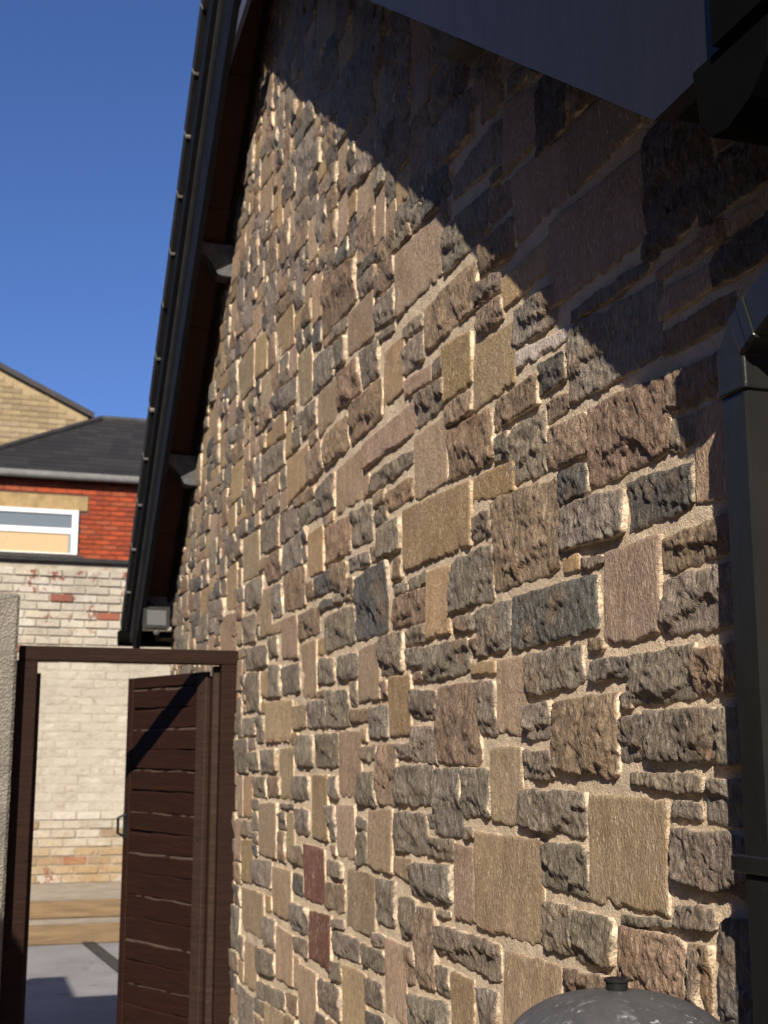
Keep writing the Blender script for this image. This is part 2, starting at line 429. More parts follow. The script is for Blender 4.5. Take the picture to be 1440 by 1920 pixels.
# ------------------------------------------------------------------ the stone gable
XW = 1.15
def soffit_z(y): return np.minimum(10.03 - y, 1.385 + 0.73 * y)
APEX_Y, APEX_Z = 4.997, 5.033
WALL_Y0, WALL_Y1 = 1.36, 7.66
TINT = dict(t=(0.401, 0.294, 0.190), p=(0.412, 0.289, 0.201), o=(0.428, 0.294, 0.161), g=(0.262, 0.214, 0.168), d=(0.145, 0.122, 0.103),
            b=(0.305, 0.214, 0.148), n=(0.140, 0.130, 0.120), r=(0.225, 0.102, 0.075), w=(0.556, 0.482, 0.396))
FLAT = set('tpowr')
TRACED = """g2137,1472,1893,1473,1896,1442,2139,1451;g1876,1464,1697,1465,1704,1393,1881,1398;t2297,1429,2006,1426,2021,1235,2309,1237;g1990,1428,1899,1426,1901,1401,1992,1399;g1985,1382,1678,1381,1687,1285,1992,1298;g1995,1259,1873,1268,1876,1231,1997,1225;g2371,1214,2214,1214,2220,1126,2376,1120;b2197,1202,1969,1208,1978,1093,2205,1080;g1946,1206,1920,1204,1928,1104,1952,1128;b1915,1206,1887,1208,1897,1099,1922,1131;n1849,1252,1726,1261,1741,1103,1862,1101;g2180,1226,2010,1232,2011,1222,2181,1211;b1987,1873,1700,1881,1706,1822,1992,1813;g1992,1806,1722,1798,1731,1701,2000,1709;b2282,1722,2217,1722,2219,1697,2283,1702;g2279,1681,2124,1677,2127,1641,2281,1643;g2115,1679,1894,1684,1902,1596,2121,1592;b1894,1674,1726,1675,1733,1600,1900,1601;g2163,1610,2112,1615,2114,1587,2165,1586;g2161,1570,2062,1573,2067,1498,2166,1493;g2061,1580,1836,1577,1844,1494,2067,1495;g1829,1577,1732,1577,1739,1491,1837,1491;g2301,1884,2215,1877,2216,1862,2302,1863;p2204,1880,1996,1883,2009,1709,2215,1708;b2728,2831,2607,2815,2609,2750,2731,2757;g3068,2872,2740,2850,2744,2746,3071,2750;b2801,2724,2587,2718,2591,2636,2804,2646;g2831,2639,2683,2619,2685,2577,2832,2591;p2646,3025,2456,2973,2462,2845,2653,2845;p2598,2821,2321,2790,2329,2650,2606,2648;g2989,2988,2656,2999,2661,2893,2991,2926;g3152,3198,2849,3175,2854,3046,3155,3054;p2404,2624,2005,2611,2018,2429,2414,2434;b3215,2703,2827,2706,2831,2584,3217,2578;g3407,2709,3235,2702,3236,2660,3407,2679;g3401,2654,3225,2645,3226,2562,3402,2571;p3378,2548,3164,2536,3165,2489,3378,2494;g3156,2534,3081,2534,3082,2494,3156,2494;o3075,2554,2870,2532,2874,2400,3079,2400;b3054,2386,2870,2382,2872,2326,3055,2330;g3274,2478,3067,2465,3069,2394,3275,2384;t2858,2494,2606,2473,2613,2328,2863,2327;b2823,2568,2669,2555,2672,2501,2825,2501;o2676,2596,2416,2599,2419,2528,2679,2519;g2617,2498,2385,2480,2389,2399,2620,2411;w2591,2393,2336,2373,2337,2350,2593,2353;n2482,2324,2345,2324,2349,2263,2485,2259;b2728,2311,2486,2316,2489,2249,2730,2248;b2449,2235,2344,2236,2346,2197,2451,2192;t3304,2368,3045,2363,3049,2189,3306,2189;b3038,2319,2736,2304,2741,2177,3041,2188;g2733,2226,2642,2227,2644,2169,2735,2170;g2637,2222,2451,2224,2458,2093,2642,2098;b2445,2179,2258,2169,2263,2086,2450,2091;o2879,2165,2624,2152,2628,2083,2881,2103;n2385,2074,2257,2069,2261,2006,2389,2008;b2250,2178,1935,2154,1946,2020,2260,2016;g1939,2073,1862,2065,1865,2020,1943,2013;b1944,2158,1695,2139,1700,2087,1950,2085;b1954,2239,1725,2235,1728,2196,1958,2192;o1726,2180,1597,2232,1605,2153,1728,2150;p1963,2312,1792,2308,1796,2265,1967,2263;d1787,2315,1589,2325,1595,2255,1792,2265;p1972,2357,1841,2364,1843,2332,1973,2338;g2312,2396,1996,2392,1998,2367,2314,2369;g2330,2360,1954,2338,1964,2203,2340,2204;p1861,2067,1697,2075,1713,1904,1873,1913;g2876,2066,2758,2064,2760,2002,2878,2008;g3030,1981,2749,1981,2754,1856,3033,1851;o3205,1981,3035,1972,3039,1802,3208,1803;g3342,1978,3219,1980,3220,1948,3342,1949;b3483,1939,3211,1940,3213,1852,3483,1860;g3015,1836,2856,1833,2858,1795,3015,1800;g2845,1838,2663,1843,2668,1734,2849,1732;n2649,1847,2234,1845,2241,1739,2654,1733;g3375,1843,3213,1838,3214,1793,3375,1799;g3369,1788,3232,1781,3232,1736,3369,1738;g3221,1780,2903,1780,2905,1702,3223,1690;b2894,1773,2850,1776,2851,1736,2895,1742;o2899,1717,2753,1715,2754,1686,2900,1689;t2735,1715,2572,1712,2580,1544,2742,1556;g2563,1714,2305,1716,2310,1639,2567,1630;g3336,1675,3141,1669,3143,1599,3337,1608;b3129,1675,2840,1673,2846,1485,3133,1487;g2836,1673,2741,1671,2746,1550,2841,1551;g2573,1608,2458,1612,2461,1540,2577,1541;g3324,1580,3136,1577,3138,1487,3325,1493;b3324,1721,3241,1717,3241,1698,3325,1699;g2613,1433,2311,1433,2317,1348,2617,1356;g3479,1350,3221,1363,3222,1258,3479,1251;g3207,1360,3158,1362,3159,1330,3208,1327;g3214,1299,3035,1305,3036,1255,3214,1258;g2967,1336,2889,1337,2890,1313,2967,1312;p3015,1300,2896,1292,2901,1126,3020,1124;t2872,1332,2513,1332,2524,1121,2880,1120;g2512,1329,2306,1334,2312,1239,2516,1248;g2500,1216,2379,1220,2385,1129,2504,1123;g3338,1230,3044,1242,3046,1149,3339,1149;p3485,1235,3349,1236,3350,1178,3485,1191;b3294,1123,3155,1128,3159,934,3296,941;g3140,1130,3060,1135,3061,1120,3141,1120;g3143,1098,2749,1099,2752,1018,3144,1035;b3371,1014,3316,1019,3317,931,3372,924;g3145,998,3056,1007,3058,941,3146,939;t3052,1002,2911,999,2915,887,3055,878;g3377,898,3063,928,3065,844,3378,803;g2878,993,2770,996,2773,919,2881,919;t2727,1088,2446,1100,2455,946,2734,923;b2422,1101,2229,1108,2235,1021,2428,1005;o5519,1423,5344,1425,5329,1262,5502,1260;g5317,1423,5093,1426,5087,1350,5310,1346;b5069,1424,4864,1427,4860,1356,5064,1351;g4624,1435,4423,1435,4419,1357,4620,1354;o4383,1438,4175,1443,4169,1231,4374,1236;g4146,1439,4050,1442,4048,1372,4144,1374;g3835,1453,3658,1459,3658,1358,3833,1363;b3646,1534,3464,1536,3465,1373,3645,1369;p5219,1320,4898,1331,4883,1126,5203,1129;g4858,1330,4629,1335,4628,1319,4857,1315;g4866,1295,4754,1305,4750,1243,4863,1240;t4735,1301,4627,1305,4617,1136,4724,1133;b4862,1228,4755,1234,4749,1126,4855,1128;g4604,1322,4418,1326,4414,1243,4599,1237;g4159,1346,4087,1351,4084,1242,4156,1244;p4063,1349,3869,1358,3866,1199,4059,1197;g3847,1328,3757,1316,3756,1290,3846,1291;g3853,1279,3743,1283,3742,1194,3852,1190;p3730,1347,3509,1359,3509,1185,3729,1190;o5534,1161,5333,1172,5318,1002,5517,995;g5322,1100,4976,1115,4969,1009,5314,1018;t4941,1100,4659,1101,4649,930,4929,931;n4635,1098,4482,1106,4478,1036,4632,1035;g4621,1195,4490,1199,4487,1132,4617,1132;r4473,1208,4217,1207,4211,1033,4465,1029;g4190,1176,4000,1181,3999,1134,4188,1126;b4209,1104,3981,1115,3979,1029,4206,1034;t3960,1168,3663,1166,3662,1002,3956,997;g3648,1163,3480,1167,3480,1046,3647,1051;t5528,973,5101,982,5087,812,5511,805;o5070,982,4967,987,4963,932,5066,926;g5095,904,4894,907,4887,800,5086,802;g4654,1001,4421,999,4417,913,4648,912;r4416,995,4129,1005,4124,842,4409,846;g4105,1004,3979,1010,3978,983,4105,980;g4108,971,3814,976,3813,913,4106,904;g3804,970,3581,970,3581,913,3803,915;g3688,1017,3563,1015,3563,987,3688,981;p4887,893,4623,888,4614,717,4874,713;g4610,890,4420,896,4418,841,4607,841;t5440,772,5209,776,5194,601,5423,605;g5195,778,4908,787,4902,709,5187,686;g4128,877,4005,882,4004,825,4127,829;t4528,808,4299,808,4292,629,4519,625;g4282,802,4016,811,4013,712,4278,717;t3990,881,3752,889,3750,730,3986,713;g3743,883,3599,884,3599,814,3742,815;g5194,655,4735,680,4731,618,5188,592;g5544,591,5241,574,5231,468,5526,424;t5028,600,4731,609,4725,517,5019,479;b4691,691,4551,697,4548,633,4688,630;g5230,590,5039,584,5035,542,5225,537;p3573,1014,3395,1009,3397,806,3572,815;t5636,2446,5302,2439,5285,2245,5617,2254;g5272,2457,4937,2442,4928,2308,5262,2331;b5137,2291,4882,2296,4875,2186,5129,2187;g4866,2299,4564,2307,4558,2193,4859,2189;o4474,2282,4262,2285,4256,2123,4467,2128;b4231,2261,3937,2260,3935,2139,4227,2137;g3922,2266,3686,2252,3686,2139,3920,2158;g3629,2166,3430,2167,3431,2072,3629,2074;g3656,2219,3552,2223,3551,2172,3656,2178;g3945,2119,3724,2112,3723,2071,3944,2077;b3710,2118,3640,2115,3640,2076,3710,2078;b4130,2124,3972,2115,3970,2003,4128,2048;n4378,2111,4150,2113,4148,2046,4376,2046;b4832,2185,4508,2181,4501,2032,4823,2041;g5030,2164,4869,2159,4860,2035,5021,2036;t5254,2175,5042,2165,5028,1974,5237,1981;g5586,2232,5208,2235,5198,2113,5575,2126;o5999,2352,5748,2367,5725,2154,5977,2168;b4491,2107,4397,2109,4394,2048,4489,2054;n4284,2022,4138,2014,4138,1992,4283,1990;g4127,2022,3947,2018,3947,1992,4126,1995;n3865,2045,3539,2061,3539,1850,3862,1855;g4230,1957,3882,1968,3880,1852,4226,1845;b4605,2004,4305,2010,4302,1919,4600,1917;p4855,2014,4615,2010,4606,1850,4845,1869;g5586,2092,5324,2088,5314,1971,5575,1987;t4555,1894,4342,1895,4334,1696,4546,1709;o4329,1894,4219,1898,4217,1845,4327,1839;t3830,1824,3615,1830,3614,1669,3828,1658;g4076,1817,3847,1817,3846,1740,4074,1744;g4318,1825,4111,1819,4109,1737,4315,1739;g3605,1841,3409,1839,3409,1729,3604,1734;g5087,1958,4923,1959,4918,1887,5081,1883;g5530,1955,5110,1944,5103,1859,5521,1863;g4847,1832,4570,1833,4564,1729,4841,1732;g5055,1855,4870,1843,4862,1723,5046,1730;g5491,1850,5226,1840,5212,1679,5476,1693;o5208,1839,5065,1835,5057,1726,5199,1737;t5099,1712,4690,1706,4682,1557,5087,1556;t4674,1681,4475,1683,4471,1600,4670,1600;g4447,1687,4212,1690,4209,1599,4443,1600;g4201,1716,3934,1708,3931,1593,4197,1599;b4326,1720,4205,1716,4204,1699,4325,1700;b3608,1715,3533,1714,3533,1666,3608,1665;b3915,1641,3736,1639,3735,1604,3914,1605;g3719,1643,3539,1644,3539,1555,3719,1558;o3526,1721,3341,1718,3343,1556,3527,1559;g4582,1574,4371,1576,4366,1469,4577,1472;g4338,1575,4061,1575,4059,1471,4334,1469;p4050,1579,3808,1579,3806,1383,4045,1377;g5543,1662,5313,1661,5306,1591,5536,1594;g5287,1665,5149,1661,5140,1557,5278,1558;g3801,1531,3665,1534,3665,1492,3800,1496;g3469,1532,3341,1535,3341,1500,3469,1496;g5406,1522,5224,1521,5218,1448,5398,1446;g5209,1526,4911,1530,4906,1446,5202,1443;t4889,1530,4650,1533,4639,1351,4877,1346;g3477,1972,3376,1975,3377,1949,3477,1950;b3489,2054,3417,2051,3417,1991,3489,1989;p3974,2940,3688,2927,3687,2776,3971,2792;g3674,2875,3474,2864,3475,2766,3673,2793;g3657,2766,3481,2751,3481,2727,3657,2745;b4299,3172,3883,3110,3880,2963,4291,2961;o5036,3252,4734,3241,4725,3076,5025,3095;t4657,3002,4443,2983,4434,2780,4646,2794;g4427,2913,4159,2896,4156,2781,4421,2786;g4126,2890,4005,2880,4003,2792,4124,2795;t4340,2769,4076,2767,4072,2628,4333,2607;b4081,2769,3832,2750,3830,2636,4078,2648;g3809,2761,3632,2750,3632,2640,3808,2643;o3587,2694,3401,2689,3402,2524,3587,2525;b3928,2613,3605,2620,3604,2500,3926,2484;b4233,2579,3959,2599,3957,2483,4230,2479;b4474,2571,4269,2587,4265,2477,4469,2466;o4787,2624,4486,2618,4479,2478,4776,2445;g4578,2756,4377,2764,4373,2660,4573,2658;g5088,2954,4691,2927,4686,2836,5082,2868;t5833,3315,5473,3308,5455,3100,5812,3115;o5432,3313,5214,3280,5200,3106,5415,3126;g5289,2751,4848,2718,4842,2620,5280,2640;g4372,2423,4126,2439,4122,2320,4369,2327;g2385,2002,2116,1988,2122,1905,2390,1912;n2095,1994,1875,1986,1881,1912,2102,1905;p3461,2954,3080,2938,3084,2755,3462,2757;o3402,2178,2889,2160,2894,2001,3403,2005;b2746,2081,2389,2067,2399,1875,2754,1869;p3784,2452,3283,2472,3284,2382,3783,2375;p4099,2442,3813,2450,3811,2288,4095,2288;g3726,2342,3321,2334,3322,2293,3725,2289;b3559,2257,3318,2258,3318,2200,3559,2201;t2777,1521,2611,1520,2619,1358,2783,1360;g2600,1513,2450,1513,2453,1458,2603,1456;g3462,1474,3171,1480,3173,1381,3462,1376;g3159,1471,2963,1478,2968,1315,3162,1314;g2956,1471,2788,1476,2792,1368,2960,1364;b2442,1611,2163,1615,2174,1460,2449,1479;d1994,2628,1767,2630,1782,2454,2008,2440;d2003,2431,1816,2455,1820,2404,2007,2378;d1815,2469,1581,2478,1590,2386,1822,2381;p2308,2796,1998,2774,2006,2660,2317,2645;d2448,2979,2298,2961,2307,2808,2457,2805"""

house = empty('stone_building', (XW, 4.5, 0))
tag(house, 'stone gabled building with black verge and mixed tan and grey stones beside the gate', 'building')
HL = house.location.copy()
def hchild(o):
    """parent to the house without moving"""
    o.parent = house; o.matrix_parent_inverse = Matrix.Translation(-HL); return o

# mortar face with fine relief, part of the wall
def spaced(a, b, near, far, y0=1.0):
    out = [a]
    while out[-1] < b:
        out.append(out[-1] + near + (far - near) * min(1, max(0, (out[-1] - y0) / 6)))
    out[-1] = b
    return np.array(out)
ys = spaced(WALL_Y0, WALL_Y1, 0.007, 0.03)
zs = np.arange(0.0, 5.05, 0.0125)
Yg, Zg = np.meshgrid(ys, zs, indexing='ij')
mh = (fbm(Yg * 45, Zg * 60, 3, 3) - 0.5) * 0.007 + (fbm(Yg * 9, Zg * 9, 9, 2) - 0.5) * 0.005
Vm = np.stack([XW - 0.002 - mh, Yg, Zg], -1).reshape(-1, 3)
ny, nz = len(ys), len(zs)
idx = np.arange(ny * nz).reshape(ny, nz)
Q = np.stack([idx[:-1, :-1], idx[:-1, 1:], idx[1:, 1:], idx[1:, :-1]], -1)
keep = (Zg[:-1, :-1] + 0.0125) < soffit_z((Yg[:-1, :-1] + Yg[1:, 1:]) / 2) + 0.10
wall = hchild(link('gable_wall', mesh_np('gable_wall', Vm, Q[keep].reshape(-1, 4), True), M['mortar']))
# the body of the building behind the facing
b = MB()
gp = [(WALL_Y0 + .01, -0.02), (WALL_Y1 - .01, -0.02), (WALL_Y1 - .01, 2.42), (APEX_Y, APEX_Z + 0.1), (WALL_Y0 + .01, 2.42)]
b.prism(gp, XW + 0.02, XW + 0.32)
for y0, y1 in ((WALL_Y0 + .01, WALL_Y0 + .31), (WALL_Y1 - .31, WALL_Y1 - .01)):
    b.box((XW + 0.33, y0, -0.02), (XW + 6, y1, 2.40))
b.box((XW + 6.002, WALL_Y0 + .01, -0.02), (XW + 6.3, WALL_Y1 - .01, 2.40))
wb = hchild(b.build('wall_body', M['mortar']))

# ---- one stone: a displaced face with rounded, chipped edges, set into the mortar
def stone_geo(q, kind, seed, cell):
    """q: four (y,z) corners TL TR BR BL, TL being the far end. returns V, F"""
    rs = np.random.RandomState(seed)
    (yl, a), (yr, b_), (yr2, c_), (yl2, d_) = q
    P = np.array([[yl, a], [yr, b_], [yr2, c_], [yl2, d_]], float)
    gy = 0.0030 * np.sign(P[0, 0] - P[1, 0]); P[[0, 3], 0] += gy; P[[1, 2], 0] -= gy; P[:2, 1] += 0.0022; P[2:, 1] -= 0.0022
    w = abs((P[0, 0] + P[3, 0] - P[1, 0] - P[2, 0]) / 2); h = abs((P[0, 1] + P[1, 1] - P[2, 1] - P[3, 1]) / 2)
    e = min(0.0032, 0.10 * w, 0.10 * h)
    nu = max(3, int(w / cell)); nv = max(3, int(h / cell))
    s = np.r_[0, e / w, np.linspace(2.4 * e / w, 1 - 2.4 * e / w, nu), 1 - e / w, 1]
    t = np.r_[0, e / h, np.linspace(2.4 * e / h, 1 - 2.4 * e / h, nv), 1 - e / h, 1]
    S, Tt = np.meshgrid(s, t, indexing='ij')
    Y = (P[0, 0] * (1 - S) + P[1, 0] * S) * (1 - Tt) + (P[3, 0] * (1 - S) + P[2, 0] * S) * Tt
    Z = (P[0, 1] * (1 - S) + P[1, 1] * S) * (1 - Tt) + (P[3, 1] * (1 - S) + P[2, 1] * S) * Tt
    flat = kind in FLAT
    cs, ct = 2 * S - 1, 2 * Tt - 1
    # rounded corners and wavering arrises
    k = (np.abs(cs) ** 7) * (np.abs(ct) ** 7)
    rr = np.array([rs.uniform(0.0, 0.0065) for _ in range(4)]) * (0.8 if flat else 1.35)
    crn = np.where(cs < 0, np.where(ct < 0, rr[0], rr[3]), np.where(ct < 0, rr[1], rr[2]))
    sy = np.sign(P[1, 0] - P[0, 0])
    amp = 0.0042 if flat else 0.0060
    ey = np.abs(cs) ** 3; ez = np.abs(ct) ** 3
    oy = (fbm(Z * 28 + seed, Y * 3, seed, 3) - 0.5) * 2 * amp * ey
    oz = (fbm(Y * 22 + seed, Z * 3, seed + 5, 3) - 0.5) * 2 * amp * ez
    Y = Y - sy * np.sign(cs) * k * crn + oy
    Z = Z + np.sign(ct) * k * crn + oz
    # relief of the face
    u = (S - 0.5) * w; v = (0.5 - Tt) * h
    edge = np.minimum(np.minimum(S, 1 - S) * w, np.minimum(Tt, 1 - Tt) * h)
    if flat:
        base = rs.uniform(0.006, 0.0125)
        H = base + rs.uniform(-.03, .03) * u + rs.uniform(-.03, .03) * v
        H += (fbm(Y * 60 + Z * 14, Z * 18, seed, 3) - 0.5) * 0.0030 + (fbm(Y * 12, Z * 12, seed + 3, 2) - 0.5) * 0.004
        # small chips along the lower arris
        cv = (fbm(Y * 30, Z * 0 + seed, seed + 9, 3) - 0.42) * 0.03
        H -= np.clip((cv - Tt * 0 - (1 - Tt) * h) / 0.006, 0, 1) * 0.007
        H -= 0.0014 * np.exp(-edge / 0.0018)
        sk = 0.86
    else:
        base = rs.uniform(0.0115, 0.0205) * min(1.0, 0.55 + h / 0.2)
        H = np.full_like(S, base)
        # broken facets: the lowest of several tilted planes
        for _ in range(rs.randint(3, 6)):
            ang = rs.uniform(0, 2 * math.pi); g = rs.uniform(0.03, 0.13)
            off = rs.uniform(0.1, 0.45) * min(w, h)
            dd = np.cos(ang) * u + np.sin(ang) * v + (fbm(Y * 25, Z * 25, seed + _ * 7, 3) - 0.5) * 0.06
            H = np.minimum(H, base + 0.004 - g * np.clip(dd - off * 0.35, 0, None))
        # a ragged ledge where the lower part has split away
        if rs.rand() < 0.88 and h > 0.035:
            lv = rs.uniform(-0.42, 0.08) * h
            sl = rs.uniform(-0.35, 0.35)
            line = lv + sl * u + (fbm(Y * 17 + seed, Z * 0 + 3.3, seed + 31, 4) - 0.5) * 0.62 * h
            dep = rs.uniform(0.007, 0.018)
            H -= dep * np.clip((line - v) / 0.0025, 0, 1) * np.clip(0.35 + (line - v) / (0.5 * h), 0.35, 1)
        H += (fbm(Y * 55 + Z * 30, Z * 20 + Y * 8, seed, 4) - 0.5) * 0.009
        H += (np.abs(fbm(Y * 30, Z * 34, seed + 77, 3) - 0.5) - 0.12) * 0.014
        H = np.maximum(H, 0.0075 + (fbm(Y * 70, Z * 70, seed + 2, 2) - 0.5) * 0.006)
        q_ = fbm(Y * 15 - Z * 8, Z * 12 + Y * 5, seed + 41, 4) * 6.0
        H += ((np.floor(q_) + np.clip((q_ - np.floor(q_)) * 5, 0, 1)) / 6.0 - 0.5) * 0.017
        H = np.maximum(H, 0.0068)
        H -= 0.0015 * np.exp(-edge / 0.0022)
        sk = 0.86
    ring = (S == 0) | (S == 1) | (Tt == 0) | (Tt == 1)
    H = np.where(ring, H * sk, H)
    nS, nT = S.shape
    V = np.stack([XW - H, Y, Z], -1).reshape(-1, 3)
    I = np.arange(nS * nT).reshape(nS, nT)
    F = np.stack([I[:-1, :-1], I[:-1, 1:], I[1:, 1:], I[1:, :-1]], -1).reshape(-1, 4)
    if sy < 0: F = F[:, ::-1]
    F = F[:, ::-1]
    per = np.r_[I[:-1, 0], I[-1, :-1], I[:0:-1, -1], I[0, :0:-1]]
    Fr = V[per].copy(); B = V[per].copy(); B[:, 0] = XW + 0.012
    k0 = len(V); n = len(per); j = np.arange(n); j1 = np.roll(j, -1)
    Sk = np.stack([j + k0, j1 + k0, j1 + k0 + n, j + k0 + n], -1)
    if sy > 0: Sk = Sk[:, ::-1]
    Sk = Sk[:, ::-1]
    # mortar smeared up the sides and here and there over the arris
    sm = np.zeros(len(V) + 2 * n)
    nz_ = np.clip((fbm(V[per, 1] * 35, V[per, 2] * 35, seed + 4, 2) - 0.38) * 5, 0, 1)
    sm[per] = nz_ * 0.28
    sm[k0:k0 + n] = 0.25 + 0.6 * nz_; sm[k0 + n:] = 1
    V = np.r_[V, Fr, B]; F = np.r_[F, Sk]
    return V, F, sm

stones = []
for s in TRACED.split(';'):
    v = [int(x) / 1000 for x in s[1:].split(',')]
    stones.append(([(v[i], v[i + 1]) for i in (0, 2, 4, 6)], s[0], True))
# ---- the rest of the wall: rectangles packed into what is left, in courses
G = 0.01
NY, NZ = int((WALL_Y1 - WALL_Y0) / G), int(5.1 / G)
occ = np.zeros((NY, NZ), bool)
yy = WALL_Y0 + (np.arange(NY) + .5) * G; zz = (np.arange(NZ) + .5) * G
YY, ZZ = np.meshgrid(yy, zz, indexing='ij')
occ |= ZZ > soffit_z(YY) + 0.06
for q, k, _ in stones:
    yl = (q[0][0] + q[3][0]) / 2; yr = (q[1][0] + q[2][0]) / 2
    if yl < WALL_Y0: continue
    tq = np.clip((YY - yr) / (yl - yr), 0, 1)
    top = q[1][1] * (1 - tq) + q[0][1] * tq; bot = q[2][1] * (1 - tq) + q[3][1] * tq
    occ |= (YY > yr - .009) & (YY < yl + .009) & (ZZ > bot - .011) & (ZZ < top + .011)
rnd = random.Random(11)
gap = 0.0
fills = []
occ2 = occ.copy()
for pas, (minw, minh) in enumerate(((9, 5), (6, 4))):
    for iz in range(0, NZ):
        iy = 0
        while iy < NY:
            if occ2[iy, iz]: iy += 1; continue
            if pas == 0:
                wt = rnd.choice((10, 13, 17, 20, 22, 25, 30)); ht = rnd.choice((5, 7, 8, 9, 9, 11, 14, 18))
                if ht > 13 and rnd.random() < .6: wt = max(wt, 20)
            elif pas == 1: wt = rnd.choice((6, 9, 14)); ht = rnd.choice((4, 6, 9))
            else: wt, ht = 9, 4
            w = 0
            while iy + w < NY and w < wt and not occ2[iy + w, iz]: w += 1
            # do not leave a sliver beside a short run
            if w == wt:
                r = 0
                while iy + w + r < NY and r < 5 and not occ2[iy + w + r, iz]: r += 1
                if r < 5: w += r
            h = 0
            while iz + h < NZ and h < ht and not occ2[iy:iy + w, iz + h].any(): h += 1
            r = 0
            if w >= minw and h >= minh:
                while iz + h + r < NZ and r < 4 and not occ2[iy:iy + w, iz + h + r].any(): r += 1
                if r < 4: h += r
                y0 = WALL_Y0 + iy * G; y1 = y0 + w * G; z0 = iz * G; z1 = z0 + h * G
                fills.append((y0, y1, z0, z1)); occ2[iy:iy + w, iz:iz + h] = True
            iy += max(w, 1)
for (y0, y1, z0, z1) in fills:
    j = lambda a: rnd.uniform(0.0028, a * .7)
    q = [(y1 - j(.009), z1 - j(.010)), (y0 + j(.009), z1 - j(.010)), (y0 + j(.009), z0 + j(.008)), (y1 - j(.009), z0 + j(.008))]
    w, h = y1 - y0, z1 - z0
    if w * h > 0.02: k = rnd.choice('ttppoobbgggg')
    elif h > 0.10 and w < 0.16: k = rnd.choice('tppogggb')
    else: k = rnd.choice('gggggggbbbnoptd')
    stones.append((q, k, False))

CAM = Vector((0, 0, 1.5))
def apparent(q):
    yc = sum(p[0] for p in q) / 4; zc = sum(p[1] for p in q) / 4
    w = abs(q[0][0] - q[1][0]); h = abs(q[0][1] - q[3][1])
    d = math.dist((0, 0, 1.5), (XW, yc, zc))
    A = w * h * XW / d ** 3
    a = math.atan2(XW, yc) - R(17.709)
    el = math.atan2(zc - 1.5, math.hypot(XW, yc))
    vis = a < R(17.2) and el < R(33) and el > R(-13)
    hid = yc > 5.75 and zc < 1.95
    return A if vis and not hid else A * 1e-4
order = sorted(range(len(stones)), key=lambda i: -apparent(stones[i][0]))
stuffV = {True: [], False: []}; stuffF = {True: [], False: []}; stuffT = {True: [], False: []}; cnt = {True: 0, False: 0}
for rank, i in enumerate(order):
    q, k, traced = stones[i]
    rs = random.Random(1000 + i)
    yc = sum(p[0] for p in q) / 4; zc = sum(p[1] for p in q) / 4
    if yc < WALL_Y0: continue
    d = math.dist((0, 0, 1.5), (XW, yc, zc))
    cell = 0.0030 * (d / 2.0) ** 1.6
    if apparent(q) < 1e-6: cell = 0.05
    V, F, sm = stone_geo(q, k, 31 + i * 13, max(cell, 0.0030))
    T = np.array(TINT[k]) * rs.uniform(0.82, 1.16) * np.array([rs.uniform(.95, 1.05), 1, rs.uniform(.93, 1.07)])
    flat = k in FLAT
    T = T[None] * (1 - sm[:, None]) + np.array([(.84, .675, .495)]) * sm[:, None]
    if rank < 300:
        o = link('stone', mesh_np('stone', V, F, True, T), M['stone_flat' if flat else 'stone_rough'])
        o.parent = wall
    else:
        stuffV[flat].append(V); stuffF[flat].append(F + cnt[flat]); stuffT[flat].append(T); cnt[flat] += len(V)
V = np.concatenate(stuffV[True] + stuffV[False]); F = np.concatenate(stuffF[True] + [f + cnt[True] for f in stuffF[False]])
nflat = sum(len(f) for f in stuffF[True])
me = mesh_np('small_stones', V, F, True, np.concatenate(stuffT[True] + stuffT[False]))
me.materials.append(M['stone_flat']); me.materials.append(M['stone_rough'])
mi = np.zeros(len(me.polygons), np.int32); mi[nflat:] = 1
me.polygons.foreach_set('material_index', mi)
o = link('small_stones', me); o.parent = wall; tag(o, kind='stuff')

# ------------------------------------------------------------------ verge, soffit, purlins, roof
XB = 0.94
def hp(mb, name, m, **kw): return hchild(mb.build(name, m, **kw))
# far slope
lowF = lambda y: 9.763 - y
upF = lambda y: 2.26 + 1.06 * (7.8 - y)
tiF = lambda y: 2.42 + 1.115 * (7.83 - y)
lowN = lambda y: 1.265 + 0.73 * y
upN = lambda y: lowN(y) + 0.34
ya, yb = 4.98, 7.78
hp(MB().prism([(ya, lowF(ya)), (yb, 2.06), (7.86, 2.16), (7.80, upF(7.80)), (ya, upF(ya))], XB, XB + 0.028), 'bargeboard', M['black_paint'])
# a grey cover strip running along the top of the far board
hp(MB().prism([(ya, upF(ya) - 0.05), (7.84, upF(7.84) - 0.05), (7.84, upF(7.84) + .005), (ya, upF(ya) + .005)], XB - 0.016, XB - 0.001), 'cover_strip',
   simple('dark grey strip', (0.035, 0.035, 0.035), 0.65, 0.3, 12, spec=0.1))
# near slope: dark slate board with a level-cut end
hp(MB().prism([(1.41, 2.445), (1.61, 2.44), (ya - .002, lowN(ya)), (ya - .002, upN(ya)), (1.41, upN(1.41) + .02)], XB, XB + 0.028), 'bargeboard', M['barge_paint'])
bx = hp(MB().prism([(1.412, 2.446), (1.61, 2.446), (1.61, 2.47), (1.412, 2.47)], XB + 0.029, XW), 'box_end', M['black_paint'])
hp(MB().prism([(4.88, 4.63), (5.68, 4.53), (5.68, 4.56), (4.88, 4.72)], XB + 0.030, XB + 0.05), 'collar_board', simple('sky reflection blue board', (0.09, 0.095, 0.15), 0.4, 0.2, 10))  # bluish colour stands in for sky reflected on the board
